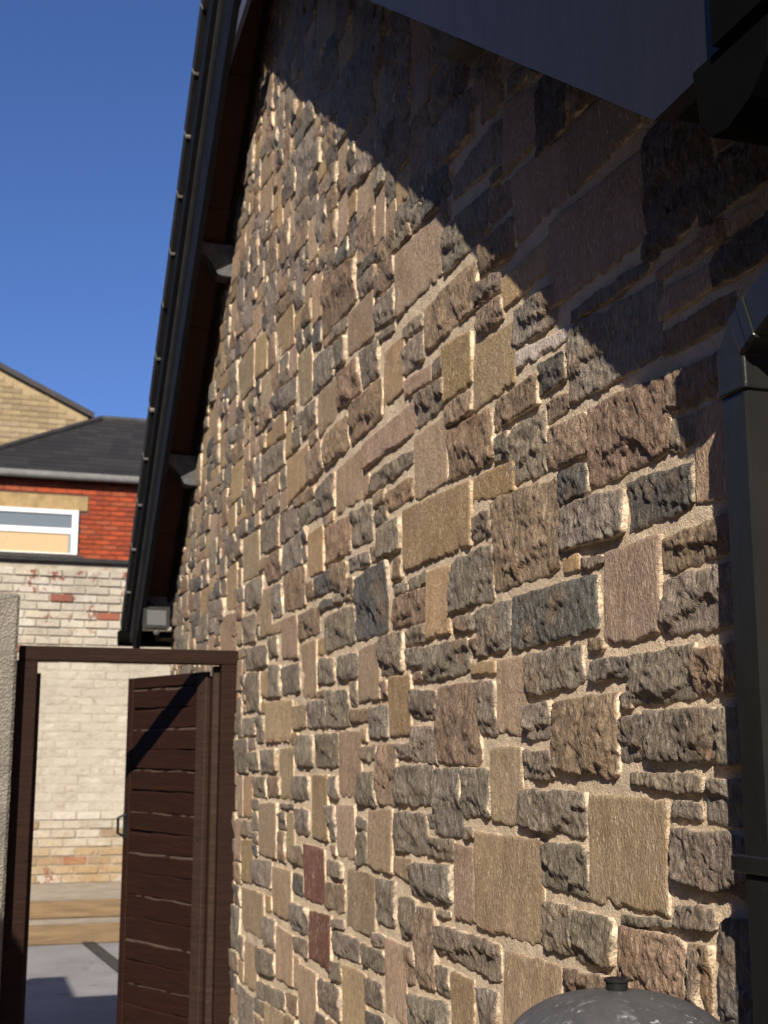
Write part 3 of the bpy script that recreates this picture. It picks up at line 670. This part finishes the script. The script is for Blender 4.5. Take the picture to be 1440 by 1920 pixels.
# soffit boards lie between the board and the wall
n = 12
for side in (0, 1):
    pts = np.linspace(APEX_Y, 7.75, 7) if side else np.linspace(APEX_Y, 1.42, 8)
    for a, b_ in zip(pts[:-1], pts[1:]):
        z = lambda y: float(soffit_z(y))
        g = 0.003 * (1 if b_ > a else -1)
        hp(MB().prism([(a + g, z(a + g)), (b_ - g, z(b_ - g)), (b_ - g, z(b_ - g) + 0.018), (a + g, z(a + g) + 0.018)], XB + 0.030, XW + 0.02), 'soffit_board', M['soffit'])
# added dark strip standing for the shade where wall meets soffit
hp(MB().prism([(5.0, 5.0), (7.66, 2.34), (7.66, 2.37), (5.0, 5.03)], XW - 0.045, XW - 0.028), 'shade_strip', M['black_paint'])
# purlin ends
for (yc, z1, h) in ((6.06, 3.975, 0.165), (6.93, 3.105, 0.165), (7.66, 2.44, 0.12), (2.80, 3.40, 0.17)):
    prof = [(XW + 0.01, z1), (XB + 0.032, z1), (XB + 0.032, z1 - h * .30)]
    for k in range(7):
        u = k / 6; prof.append((XB + 0.045 + u * 0.085, z1 - h * (.34 + .62 * (u ** 1.5))))
    prof += [(XW - 0.055, z1 - h), (XW + 0.01, z1 - h)]
    hp(MB().prism_y(prof, yc - 0.05, yc + 0.05), 'purlin_end', M['purlin'], bevel=0.004)
# verge tiles: dark caps stepping up the slope, pale bedding between them
L0 = (7.95, 2.27); dirv = Vector((0, -1, 1.115)).normalized(); nrm = Vector((0, 1.115, 1)).normalized()
step = 0.300; nt_ = 15
for k in range(nt_):
    lift = 0.004 + (0.022 if k in (5, 6) else 0) + (0.014 if k in (10, 11) else 0)
    P0 = Vector((0, L0[0], L0[1])) + dirv * (k * step) + nrm * lift
    M4 = Matrix.Translation(P0) @ Matrix(((1, 0, 0, 0), (0, dirv.y, nrm.y, 0), (0, dirv.z, nrm.z, 0), (0, 0, 0, 1)))
    ln = step - 0.012
    mb = MB().box((0.878, 0.0, -0.060), (0.932, ln, 0.030), M=M4)
    mb.box((0.933, 0.0, 0.012), (1.22, ln + .05, 0.030), M=M4)
    hp(mb, 'verge_tile', M['tile'])
    hp(MB().box((0.877, ln + .0005, -0.066), (0.930, ln + 0.0115, 0.012), M=M4), 'bedding_joint', M['gap'])
# small black undercloak clip rail between tiles and board
hp(MB().prism([(ya, upF(ya) + .01), (7.86, upF(7.86) + .01), (7.9, 2.30), (ya, tiF(ya) - .02)], 0.90, 0.955), 'undercloak', M['black_paint'])
# the roof itself
b = MB()
b.prism([(APEX_Y, 5.40), (7.98, 2.30), (7.98, 2.26), (APEX_Y, 5.30)], 1.221, XW + 6.6)
b.prism([(APEX_Y, 5.40), (1.28, 2.69), (1.28, 2.64), (APEX_Y, 5.30)], 0.90, XW + 6.6)
hp(b, 'roof', M['tile'])
# gutters at both eaves
def gutter(y0, y1, z0, z1, x0, x1):
    n = 10; prof = []
    c = (y0 + y1) / 2; r = (y1 - y0) / 2
    prof = [(y1, z1)] + [(c + r * math.cos(-math.pi * k / n), z0 + r + (r) * math.sin(-math.pi * k / n)) for k in range(n + 1)] + [(y0, z1)]
    return MB().prism(prof, x0, x1)
g1 = MB().prism([(1.295, 2.442), (1.300, 2.375), (1.340, 2.340), (1.395, 2.322), (1.437, 2.328), (1.462, 2.36), (1.475, 2.442)], 0.925, XW + 6.5)
g1.prism([(1.27, 2.444), (1.408, 2.444), (1.408, 2.66), (1.27, 2.62)], 0.915, XW + 6.5)
hp(g1, 'gutter', M['gutter'])
hp(gutter(7.84, 7.95, 2.15, 2.24, 0.86, XW + 6.5), 'gutter', M['gutter'])
hp(MB().box((XB + .03, 1.407, 2.475), (XW + 6.4, 1.43, 2.68)), 'fascia', M['black_paint'])

# ------------------------------------------------------------------ downpipe
pipe = empty('downpipe', (1.10, 1.632, 0))
tag(pipe, 'square black plastic downpipe with swan neck standing against the stone gable', 'drainpipe')
def child(root, o):
    o.parent = root; o.matrix_parent_inverse = Matrix.Translation(-root.location); return o
px, py = 1.0985, 1.631
child(pipe, MB().tube([(px, py, 0.05), (px, py, 2.06)], 0.0325, sq=True).build('pipe', M['plastic']))
child(pipe, MB().tube([(px, py, 2.032), (px, py, 2.092), (px - .003, py - .022, 2.116), (px - .008, py - .12, 2.152), (px - .014, py - .20, 2.185), (px - .02, py - .27, 2.21), (px - .02, py - .29, 2.38)], 0.0365, sq=True).build('elbow', M['plastic'], bevel=0.004))
child(pipe, MB().tube([(px - .004, py - .046, 2.1250), (px - .005, py - .066, 2.1325)], 0.0395, sq=True).build('collar', M['plastic'], bevel=0.003))
child(pipe, MB().tube([(px, py, 2.031), (px, py, 2.043)], 0.0380, sq=True).build('collar', M['plastic'], bevel=0.003))
for z in (1.352, 0.45):
    mb = MB().box((px - .039, py - .039, z - .0125), (px + .05, py + .045, z + .0125)); mb.box((px - .036, py + .030, z - .011), (px + .045, py + .062, z + .011))
    child(pipe, mb.build('clip', M['plastic'], bevel=0.002))

# ------------------------------------------------------------------ floodlight by the far eave
fl = empty('floodlight', (1.03, 7.5, 2.2))
tag(fl, 'small black floodlight with clear glass under the far end of the verge', 'floodlight')
FM = Matrix.Translation((1.028, 7.50, 2.285)) @ Matrix.Rotation(R(-8), 4, 'X')
body = MB().box((-.075, 0, -.062), (.075, .04, .062), 0.01, FM); body.box((-.06, .04, -.05), (.06, .055, .05), 0.004, FM)
child(fl, body.build('housing', simple('black powder coat', (.012, .012, .013), 0.4, 0.2, 20)))
rim = MB()
for a, b_ in (((-.075, -.012, -.062), (.075, -.001, -.045)), ((-.075, -.012, .045), (.075, -.001, .062)), ((-.075, -.012, -.0449), (-.056, -.001, .0449)), ((.056, -.012, -.0449), (.075, -.001, .0449))): rim.box(a, b_, M=FM)
child(fl, rim.build('rim', simple('grey rim', (.02, .02, .02), 0.4, .2, 20)))
gl, nt, bb = mat('floodlight glass'); bb.inputs['Base Color'].default_value = (.10, .105, .11, 1); bb.inputs['Roughness'].default_value = 0.22
child(fl, MB().box((-.055, -.008, -.044), (.055, -.002, .044), M=FM).build('glass', gl))
child(fl, MB().tube([(1.03, 7.51, 2.222), (1.035, 7.50, 2.19), (1.045, 7.53, 2.165), (1.155, 7.56, 2.165)], 0.012).build('bracket', M['plastic'], smooth=True))
child(fl, MB().tube([(1.03, 7.478, 2.2), (1.03, 7.50, 2.2)], 0.017).build('knob', M['purlin'], smooth=True))

# ------------------------------------------------------------------ garden gate
def gate_mat(name, col, worn):
    m, nt, b = mat(name)
    v = coords(nt, (1.5, 1.5, 1))
    st = noise(nt, coords(nt, (3, 3, 40)), 1.6, 6, 0.65)
    rgb = N(nt, 'ShaderNodeRGB'); rgb.outputs[0].default_value = (*col, 1)
    c = value(nt, rgb.outputs[0], remap(nt, st, 0.3, 0.7, 0.7, 1.3))
    w = remap(nt, noise(nt, coords(nt, (3, 3, 9)), 6, 8, 0.75), worn, worn + 0.1, 0, 0.6)
    c = mix(nt, w, c, (0.07, 0.042, 0.032))
    nt.links.new(c, b.inputs['Base Color']); b.inputs['Roughness'].default_value = 0.7; b.inputs['Specular IOR Level'].default_value = 0.15
    bump(nt, noise(nt, coords(nt, (4, 4, 30)), 3, 8, 0.7), b, 0.004)
    return m
M['gate'] = gate_mat('dark brown stained timber', (0.018, 0.0075, 0.0045), 0.68)
M['gate_leaf'] = gate_mat('faded brown stained board', (0.021, 0.0075, 0.004), 0.66)
M['gate_worn'] = gate_mat('worn brown timber', (0.035, 0.020, 0.014), 0.58)
M['gate_lip'] = gate_mat('pale worn board edge', (0.055, 0.036, 0.027), 0.5)
gate = empty('garden_gate', (0.7, 5.69, 0))
tag(gate, 'dark brown timber gate standing open in its frame beside the stone gable', 'gate')
GY = 5.69
def gc(mb, name, m, parent=None, **kw):
    o = mb.build(name, m, **kw)
    return child(gate, o)
gc(MB().box((0.215, GY, 1.900), (1.152, GY + 0.075, 1.962)), 'header', M['gate'], bevel=0.004)
gc(MB().box((0.205, GY + .001, -.02), (0.292, GY + 0.074, 1.8995)), 'post', M['gate'], bevel=0.004)
gc(MB().box((1.072, GY + .001, -.02), (1.150, GY + 0.074, 1.8995)), 'post', M['gate'], bevel=0.004)
gc(MB().box((0.293, GY + 0.045, 0.0), (0.309, GY + 0.073, 1.85)), 'stop', M['gate_worn'])
gc(MB().box((1.045, GY + 0.05, 0.02), (1.0715, GY + 0.074, 1.895)), 'stop', M['gate_worn'])
# the leaf swings away from the yard on the right-hand post
leaf = child(gate, empty('leaf')); 
A = Vector((1.040, 5.775, 0)); Bp = Vector((0.772, 6.42, 0))
ax = (Bp - A).normalized(); nn = Vector((-ax.y, ax.x, 0)) * 1.0            # ax along the leaf
if nn.x > 0: nn = -nn                                                      # nn looks at the opening (-X)
LM = Matrix(((ax.x, nn.x, 0, A.x), (ax.y, nn.y, 0, A.y), (0, 0, 1, 0), (0, 0, 0, 1)))
LW = (Bp - A).length
leaf_back = MB()
leaf.location = (0, 0, 0)
rg = random.Random(5)
def leafpart(mb, name, m, **kw):
    o = mb.build(name, m, **kw); o.parent = leaf; return o
leaf.matrix_parent_inverse = Matrix.Translation(-gate.location)
zt = 1.873
leafpart(MB().box((0, -0.022, 0.06), (LW, -0.001, zt - .02), M=LM), 'backing', M['gate'])
leafpart(MB().box((0, 0.000, 0.05), (0.075, 0.024, zt), 0.003, LM), 'stile', M['gate_worn'])
leafpart(MB().box((LW - 0.05, 0.000, 0.05), (LW, 0.020, zt), 0.003, LM), 'stile', M['gate_leaf'])
leafpart(MB().box((0.0755, 0.000, zt - 0.052), (LW - .0505, 0.018, zt), 0.003, LM), 'top_rail', M['gate_leaf'])
z = zt - 0.056; k = 0
while z > 0.12:
    hh = 0.094 + rg.uniform(-.006, .006)
    gp_ = rg.choice((0.002, 0.003, 0.008, 0.004)) 
    x0, x1 = 0.0755, LW - 0.0505
    sg = rg.uniform(-.010, .010); lipw = rg.choice((.004, .006, .010))
    n = 14; V = []
    for i in range(n + 1):
        x = x0 + (x1 - x0) * i / n
        wv = rg.uniform(-.0015, .0015) + sg * (i / n - .5)
        za = z + wv + 0.002 * math.sin(i * .9 + k); zb = z - hh + gp_ + wv
        V += [(x, 0.0, za), (x, 0.007 + .001 * math.sin(i + k), za), (x, 0.0165, za - lipw), (x, 0.012, zb), (x, 0.0, zb)]
    F = []
    for i in range(n):
        for j in range(5): F.append((i * 5 + j, i * 5 + (j + 1) % 5, (i + 1) * 5 + (j + 1) % 5, (i + 1) * 5 + j))
    F += [(0, 1, 2, 3, 4), tuple(n * 5 + j for j in (4, 3, 2, 1, 0))]
    mb = MB().add([tuple(LM @ Vector(p)) for p in V], F)
    bd = leafpart(mb, 'board', M['gate_leaf'])
    bd.data.materials.append(M['gate_lip'])
    if k % 2 == 0:
        for q_, p in enumerate(bd.data.polygons):
            if q_ % 5 == 1 and len(p.vertices) == 4 and rg.random() < .85: p.material_index = 1
    z -= hh; k += 1
leafpart(MB().tube([tuple(LM @ Vector(p)) for p in ((LW - .02, .022, 1.235), (LW - .006, .05, 1.22), (LW - .006, .05, 1.15), (LW - .02, .022, 1.135))], 0.007, 8), 'handle', M['plastic'])
leafpart(MB().box((LW - .045, .0205, 1.125), (LW - .008, .025, 1.245), M=LM), 'latch_plate', M['plastic'])
for hz in (1.70, 0.35):
    leafpart(MB().box((-.03, -.0225, hz - .02), (.25, -.0255, hz + .02), M=LM), 'hinge', M['plastic'])

for hz in (1.78, 1.15, 0.6):                                               # screw heads on the near stile
    leafpart(MB().tube([tuple(LM @ Vector((.036, .024, hz))), tuple(LM @ Vector((.036, .027, hz)))], .006, 8), 'screw', M['plastic'])

# ------------------------------------------------------------------ pebbledashed wall the gate hangs from
def dash():
    m, nt, b = mat('pebbledash')
    v = coords(nt)
    rgb = N(nt, 'ShaderNodeRGB'); rgb.outputs[0].default_value = (0.24, 0.218, 0.185, 1)
    vo = N(nt, 'ShaderNodeTexVoronoi'); vo.inputs['Scale'].default_value = 95; nt.links.new(v, vo.inputs['Vector'])
    c = mix(nt, 0.45, value(nt, rgb.outputs[0], remap(nt, noise(nt, v, 6, 5, 0.7), 0.3, 0.7, 0.75, 1.25)), (0.5, 0.5, 0.5), 'SOFT_LIGHT')
    c = value(nt, c, remap(nt, vo.outputs['Distance'], 0.0, 0.7, 1.25, 0.55))
    nt.links.new(c, b.inputs['Base Color']); b.inputs['Roughness'].default_value = 0.9
    bump(nt, remap(nt, vo.outputs['Distance'], 0, 0.6, 1, 0), b, 0.006)
    return m
M['dash'] = dash()
bw = MB().box((-3.4, 5.60, -.02), (0.2035, 5.84, 2.17), 0.012)
bw.box((-1.42, 1.9, -.02), (-1.18, 5.598, 2.92), 0.01)  # unseen tall section, added to cast the shadow on the left gate post
o = bw.build('boundary_wall', M['dash']); tag(o, 'grey brown pebbledashed boundary wall ending at the left gate post', 'wall')

# unseen house added beyond the side path to block low sky light
nb = empty('sky_blocker_house', (-6.5, 1.5, 0))
tag(nb, 'added unseen dark brick house with slate roof blocking low sky light', 'house')
M['dark_glass'] = simple('dark window', (.03, .035, .04), .15, .1, 5)
M['dull_brick'] = simple('dark blocker brick', (0.10, 0.06, 0.045), 0.9, 0.3, 6, 0.01)
child(nb, MB().box((-9.0, -5.5, -.02), (-4.3, 8.5, 5.1)).build('wall', M['dull_brick']))
child(nb, MB().prism_y([(-9.3, 5.102), (-4.05, 5.102), (-6.65, 7.0)], -5.7, 8.7).build('roof', M['tile']))
for yy_ in (-3.2, 0.4, 4.0):
    for zz_ in (1.0, 3.5):
        child(nb, MB().box((-4.33, yy_, zz_), (-4.27, yy_ + 1.0, zz_ + 1.25), .01).build('window', M['dark_glass']))

# ------------------------------------------------------------------ brickwork maker: pieces in courses, clipped to a region
def piece_mesh(name, w, h, d, ch, tint, seed=0):
    me = MB().box((0.0, 0.0, 0.0), (w, d, h), ch).mesh(name, False, tint)
    r = random.Random(seed)
    for v in me.vertices:
        v.co.x += r.uniform(-1, 1) * ch * .5; v.co.z += r.uniform(-1, 1) * ch * .5
        if v.co.y < d * .5: v.co.y += r.uniform(-1, 1) * ch * .5
    return me
def courses(parent, name, x0, x1, z0, z1, yf, pw, ph, joint, tints, inside, depth=0.03, ch=0.003, seed=1, limit=300, view=None, proud=None, offset=(0, 0, 0), mat_='brick', choose=None, trim=None):
    """pieces lie with their face at y=yf. tints: list of colours; meshes are shared. The ones in view are parts, the rest join."""
    r = random.Random(seed); pieces = []
    nrow = int((z1 - z0) / (ph + joint)) + 1
    for row in range(nrow):
        z = z0 + row * (ph + joint)
        x = x0 + (0 if row % 2 else -(pw + joint) / 2)
        while x < x1:
            a, b_ = max(x, x0), min(x + pw, x1)
            if trim: a, b_ = trim(a, b_, z, z + ph)
            if b_ - a > 0.03 and z + ph <= z1 + .001 and inside(a, b_, z, z + ph):
                pieces.append((a, b_, z, row))
            x += pw + joint
    cache = {}
    rest = MB(); restT = []
    cx = view or (0, 0)
    pieces.sort(key=lambda p: math.hypot((p[0] + p[1]) / 2 - cx[0], p[2] - cx[1]))
    for n_, (a, b_, z, row) in enumerate(pieces):
        ti = choose(a, z, r) if choose else r.randrange(len(tints))
        pr = (proud(z, r) if proud else r.uniform(0, .004))
        wq = round(b_ - a, 3)
        if n_ < limit:
            key = (wq, ti, r.randrange(3))
            if key not in cache: cache[key] = piece_mesh(name, wq, ph, depth, ch, tints[ti], hash(key) & 1023)
            me = cache[key]
            o = link(name, me, M[mat_]); o.parent = parent
            o.location = Vector((a, yf - pr, z)) - Vector(offset)
        else:
            k0 = len(rest.v)
            rest.box((a - offset[0], yf - pr - offset[1], z - offset[2]), (b_ - offset[0], yf - pr + depth - offset[1], z + ph - offset[2]), 0)
            restT += [tints[ti]] * (len(rest.v) - k0)
    if rest.v:
        me = mesh_np(name + 'work', rest.v, rest.f, False, np.array(restT))
        bm_fix(me)
        o = link(name + 'work', me, M[mat_]); o.parent = parent; tag(o, kind='stuff')
    return len(pieces)

# painted brick wall of the yard beyond the gate
YP = 13.62
pw_ = empty('painted_brick_wall', (0.9, YP, 0.285))
tag(pw_, 'cream painted brick wall with bare red patches seen through and above the gate', 'wall')
M['cream_joint'] = simple('cream painted joint', (0.40, 0.34, 0.27), 0.85, 0.2, 8, 0.004)
def joint_tint():
    m, nt, b = mat('painted joint with damp stain')
    v = coords(nt)
    c = mix(nt, remap(nt, noise(nt, v, 5, 5, 0.7), 0.45, 0.62, 0, 0.7), (0.375, 0.335, 0.275), (0.24, 0.195, 0.145))
    nt.links.new(c, b.inputs['Base Color']); b.inputs['Roughness'].default_value = 0.9
    bump(nt, noise(nt, v, 30, 6, 0.7), b, 0.006); return m
o = MB().box((-3.5, YP + .012, -0.02), (9, YP + .24, 3.46)).build('wall_core', joint_tint()); child(pw_, o)
cream = [(.42, .38, .315), (.395, .355, .292), (.45, .41, .35), (.37, .33, .27), (.40, .355, .28)]
red = [(.24, .075, .045), (.20, .07, .045)]
ochre = [(.32, .24, .145), (.36, .29, .20), (.25, .185, .12)]
tl = cream + red + ochre
def choose_white(x, z, r):
    p = r.random()
    if z < 0.62: return 7 + r.randrange(3) if p < (0.75 if z < .5 else .35) else (5 if p > .95 else r.randrange(5))
    if z < 0.95 and p < .18: return 7 + r.randrange(3)
    if z > 2.35 and p < .035: return 5 + r.randrange(2)
    if .95 < z < 2.45: return 1 if p < .8 else 0
    return r.randrange(5)
def proud_white(z, r):
    return r.uniform(.000, .014) if z > 2.45 else (r.uniform(0.0, .0025) - .0105 if z > .95 else r.uniform(0, .009) - .003)
courses(pw_, 'brick', -1.0, 3.4, 0.29, 3.44, YP, 0.225, 0.073, 0.0135, tl, lambda a, b_, z0, z1: True, 0.03, 0.005, 3, 300,
        view=(1.0, 2.6), proud=proud_white, offset=tuple(pw_.location), choose=choose_white, mat_='painted')
cop = MB().box((-3.5, YP - .04, 3.462), (9, YP + .28, 3.51), 0.008).build('coping', simple('dark lead coping', (.02, .02, .022), 0.6, .3, 10)); child(pw_, cop)

# ------------------------------------------------------------------ red brick house
YR = 20.0
rh = empty('red_brick_house', (2.0, YR, 0))
tag(rh, 'red brick house with dark slate hipped roof behind the painted wall', 'house')
child(rh, MB().box((-0.25, YR + .012, -.02), (7.5, YR + 3.9, 5.66)).build('wall', simple('dark lime joint', (.10, .055, .04), .9, .3, 10)))
redt = [(.28, .052, .020), (.24, .046, .020), (.31, .060, .023), (.20, .042, .022), (.26, .066, .03)]
def trim_red(a, b_, z0, z1):
    if z1 > 5.175 and z0 < 5.41: lo = 1.658
    elif z1 > 4.43 and z0 < 5.18: lo = 1.523
    else: return a, b_
    return max(a, lo), b_
courses(rh, 'brick', -0.25, 3.2, 4.30, 5.66, YR, 0.215, 0.065, 0.011, redt, lambda *q: True, 0.03, 0.003, 5, 300, view=(1.6, 4.9), offset=tuple(rh.location), trim=trim_red)
child(rh, MB().box((-0.15, YR - .012, 5.178), (1.65, YR + .1, 5.405), .006).build('lintel', simple('sandstone lintel', (.30, .21, .10), .85, .3, 6, .003)))
child(rh, MB().box((-0.10, YR - .03, 4.43), (1.60, YR + .1, 4.495), .005).build('sill', simple('dark stone sill', (.06, .055, .05), .85, .3, 6, .003)))
win = child(rh, empty('window')); win.location = (0, 0, 0)
upvc = simple('white window frame', (.80, .80, .80), .35, .03, 10)
WY = YR - .050
def wc(mb, name, m, **kw):
    o = mb.build(name, m, **kw); o.parent = win; return o
wc(MB().box((1.425, WY, 4.497), (1.515, WY + .06, 5.176), .004).box((0.0, WY, 4.497), (0.06, WY + .06, 5.176), .004).box((0.0605, WY + .001, 5.11), (1.4245, WY + .059, 5.175), .004)
   .box((0.0605, WY + .001, 4.81), (1.4245, WY + .059, 4.895), .004).box((0.0605, WY + .001, 4.498), (1.4245, WY + .059, 4.515), .004), 'frame', upvc)
wc(MB().box((1.375, WY + .010, 4.516), (1.4245, WY + .05, 4.809)).box((0.062, WY + .010, 4.516), (.10, WY + .05, 4.809)), 'sash', simple('grey sash shadow', (.25, .26, .27), .5, .05, 10))
pg, nt, bb = mat('window glass grey'); bb.inputs['Base Color'].default_value = (.14, .165, .18, 1); bb.inputs['Roughness'].default_value = .12
wc(MB().box((0.0605, WY + .025, 4.8955), (1.4245, WY + .035, 5.1095)), 'pane', pg)
wc(MB().box((0.1005, WY + .022, 4.5165), (1.3745, WY + .034, 4.8085)), 'pane', simple('pale wooden blind behind glass', (.50, .36, .20), .35, .10, 9, 0, (14, 1, 1)))
child(rh, gutter(YR - .20, YR - .08, 5.62, 5.73, -0.5, 7.6).build('gutter', simple('grey gutter', (.17, .17, .16), .5, .2, 8)))
child(rh, MB().box((-0.45, YR - .08, 5.62), (7.5, YR + .02, 5.66)).build('eaves_board', M['black_paint']))
# hipped slate roof
sl = 1.29 / 2.0
yE, zE = YR - 0.17, 5.70
hipx = lambda z: -0.42 + (z - zE) * (1.98 + .42) / 1.42
roofc = child(rh, MB().add([(-.42, yE, zE), (7.6, yE, zE), (7.6, 22.03, 7.12), (1.98, 22.03, 7.12), (-.42, 24.1, zE), (7.6, 24.1, zE)],
                [(0, 1, 2, 3), (0, 3, 4), (3, 2, 5, 4)]).build('roof', simple('dark roofing felt', (.02, .02, .02), .9, .2, 5)))
slt = [(.026, .025, .025), (.023, .022, .022), (.030, .028, .028), (.021, .020, .021)]
slope = math.atan2(1.42, 22.03 - yE); ru = Vector((0, math.cos(slope), math.sin(slope)))
Rx = Matrix.Rotation(slope, 4, 'X')
r = random.Random(9); cache = {}; nsl = 0
M['slate'] = tint_simple('slate', 0.25, 5, 0.004, 0.75, 20)
for row in range(14):
    s0 = row * 0.19
    if s0 > 2.55: break
    z = zE + s0 * math.sin(slope); y = yE + s0 * math.cos(slope)
    x = hipx(z) + 0.0 - (0.14 if row % 2 else 0)
    while x < 4.2:
        a = max(x, hipx(z) - .01)
        w = x + 0.278 - a
        if w > .05:
            key = (round(w, 2), r.randrange(4))
            if key not in cache:
                c = slt[key[1]]
                cache[key] = MB().box((0, 0, 0), (key[0], 0.225, 0.010), 0).mesh('slate', False, c)
            o = link('slate', cache[key], M['slate']); o.parent = rh
            o.location = Vector((a, y - .01, z + .022)) - rh.location
            o.rotation_euler = (slope - R(2.2) + R(r.uniform(-.5, .5)), 0, 0)
            nsl += 1
        x += 0.283
hipv = [Vector((-.44, yE - .01, zE + .03)), Vector((1.98, 22.03, 7.17))]
child(rh, MB().tube(hipv, 0.055, 8).build('hip_capping', M['slate'], tint=(.035, .033, .032)))
child(rh, MB().tube([Vector((1.98, 22.03, 7.17)), Vector((7.6, 22.03, 7.17))], 0.06, 8).build('ridge_capping', M['slate'], tint=(.05, .05, .05)))

# ------------------------------------------------------------------ stone house behind
YS = 32.0
sh = empty('buff_stone_house', (0, YS, 0))
tag(sh, 'buff coursed stone house gable rising behind the slate roof', 'house')
vz = lambda x: 10.79 + 0.47 * (0.41 - x)
child(sh, MB().prism_y([(-6.9, 0), (2.55, 0), (2.55, vz(2.55)), (-2.2, vz(-2.2)), (-6.9, 9.78)], YS + .02, YS + 8).build('wall', simple('buff mortar', (.32, .24, .14), .9, .2, 5)))
M['block'] = tint_simple('buff block', 0.18, 3, 0.006)
bt = [(.29, .22, .125), (.26, .20, .115), (.32, .245, .15), (.23, .175, .105), (.275, .21, .135)]
courses(sh, 'block', -1.2, 2.55, 8.4, 11.6, YS, 0.42, 0.128, 0.012, bt, lambda a, b_, z0, z1: z1 < vz(b_) - .02, 0.04, 0.006, 8, 300, view=(1.2, 9.6), offset=tuple(sh.location), mat_='block')
for (xa, xb) in ((-2.2, 2.70),):
    V = [(xa, vz(xa)), (xb, vz(xb)), (xb, vz(xb) + .14), (xa, vz(xa) + .14)]
    child(sh, MB().prism_y(V, YS - .1, YS + 8.1).build('roof', simple('dark slate verge', (.05, .045, .045), .8, .2, 5)))
child(sh, MB().prism_y([(-7.1, 9.70), (-2.2, vz(-2.2)), (-2.2, vz(-2.2) + .14), (-7.1, 9.84)], YS - .1, YS + 8.1).build('roof', M['slate'], tint=(.05, .045, .045)))

# ------------------------------------------------------------------ grey plastic tank in front of the wall
def tank_mat():
    m, nt, b = mat('scuffed grey plastic')
    v = coords(nt)
    rgb = N(nt, 'ShaderNodeRGB'); rgb.outputs[0].default_value = (0.058, 0.058, 0.059, 1)
    c = value(nt, rgb.outputs[0], remap(nt, noise(nt, v, 9, 7, 0.7), 0.3, 0.7, 0.7, 1.4))
    c = mix(nt, remap(nt, noise(nt, coords(nt, (6, 6, 2), (0, .5, .4)), 6, 8, 0.75), 0.56, 0.68, 0, 0.6), c, (0.25, 0.24, 0.23))
    c = mix(nt, remap(nt, noise(nt, coords(nt, (1, 2, 1), (.4, .3, 0)), 30, 5, 0.7), 0.63, 0.69, 0, 0.8), c, (0.42, 0.40, 0.37))
    c = mix(nt, remap(nt, noise(nt, coords(nt, (60, 6, 6), (0, 0, .7)), 1.5, 6, 0.7), 0.67, 0.70, 0, 0.6), c, (0.35, 0.34, 0.33))
    nt.links.new(c, b.inputs['Base Color']); b.inputs['Roughness'].default_value = 0.5
    bump(nt, noise(nt, v, 90, 5, 0.7), b, 0.0015)
    return m
M['tank'] = tank_mat()
TX, TY, TZ = 0.85, 1.64, 1.195
tk = empty('plastic_tank', (TX, TY, 0))
tag(tk, 'round topped scuffed grey plastic tank with small black cap standing before the stone wall', 'tank')
prof = [(0.001, 0.0)]
n = 26
for k in range(1, n + 1):
    a = math.pi / 2 * k / n
    prof.append((0.157 * math.sin(a) ** 0.86, -(1 - math.cos(a)) * 0.088))
prof[0] = (0.001, 0)
prof += [(0.159, -.12), (0.159, -.14), (0.164, -.143), (0.164, -.165), (0.157, -.17), (0.155, -.6), (0.150, -1.17), (0.14, -1.195), (0.001, -1.195)]
mb = MB().lathe(prof, n=64)
mb.v = [(x, y, z + 0.0) for x, y, z in mb.v]
o = mb.build('body', M['tank'], smooth=True); o.parent = tk; o.location = (0, 0, TZ + .0); 
cp = MB().lathe([(r_ * .84, z_ * .78) for r_, z_ in [(0.0165, -.004), (0.0175, .003), (0.0175, .013), (0.0205, .014), (0.0205, .018), (0.0165, .019), (0.0145, .017), (0.014, .010), (0.001, .009)]], n=28)
o = cp.build('cap', M['plastic'], smooth=False); o.parent = tk; o.location = (0.004, 0.012, TZ)
o = MB().tube([(-.05, .155, -.105), (-.06, .20, -.115), (-.02, .215, -.12), (.02, .20, -.115), (.03, .155, -.105)], .012, 8).build('lug', M['tank'], smooth=True); o.parent = tk; o.location = (0, 0, TZ)
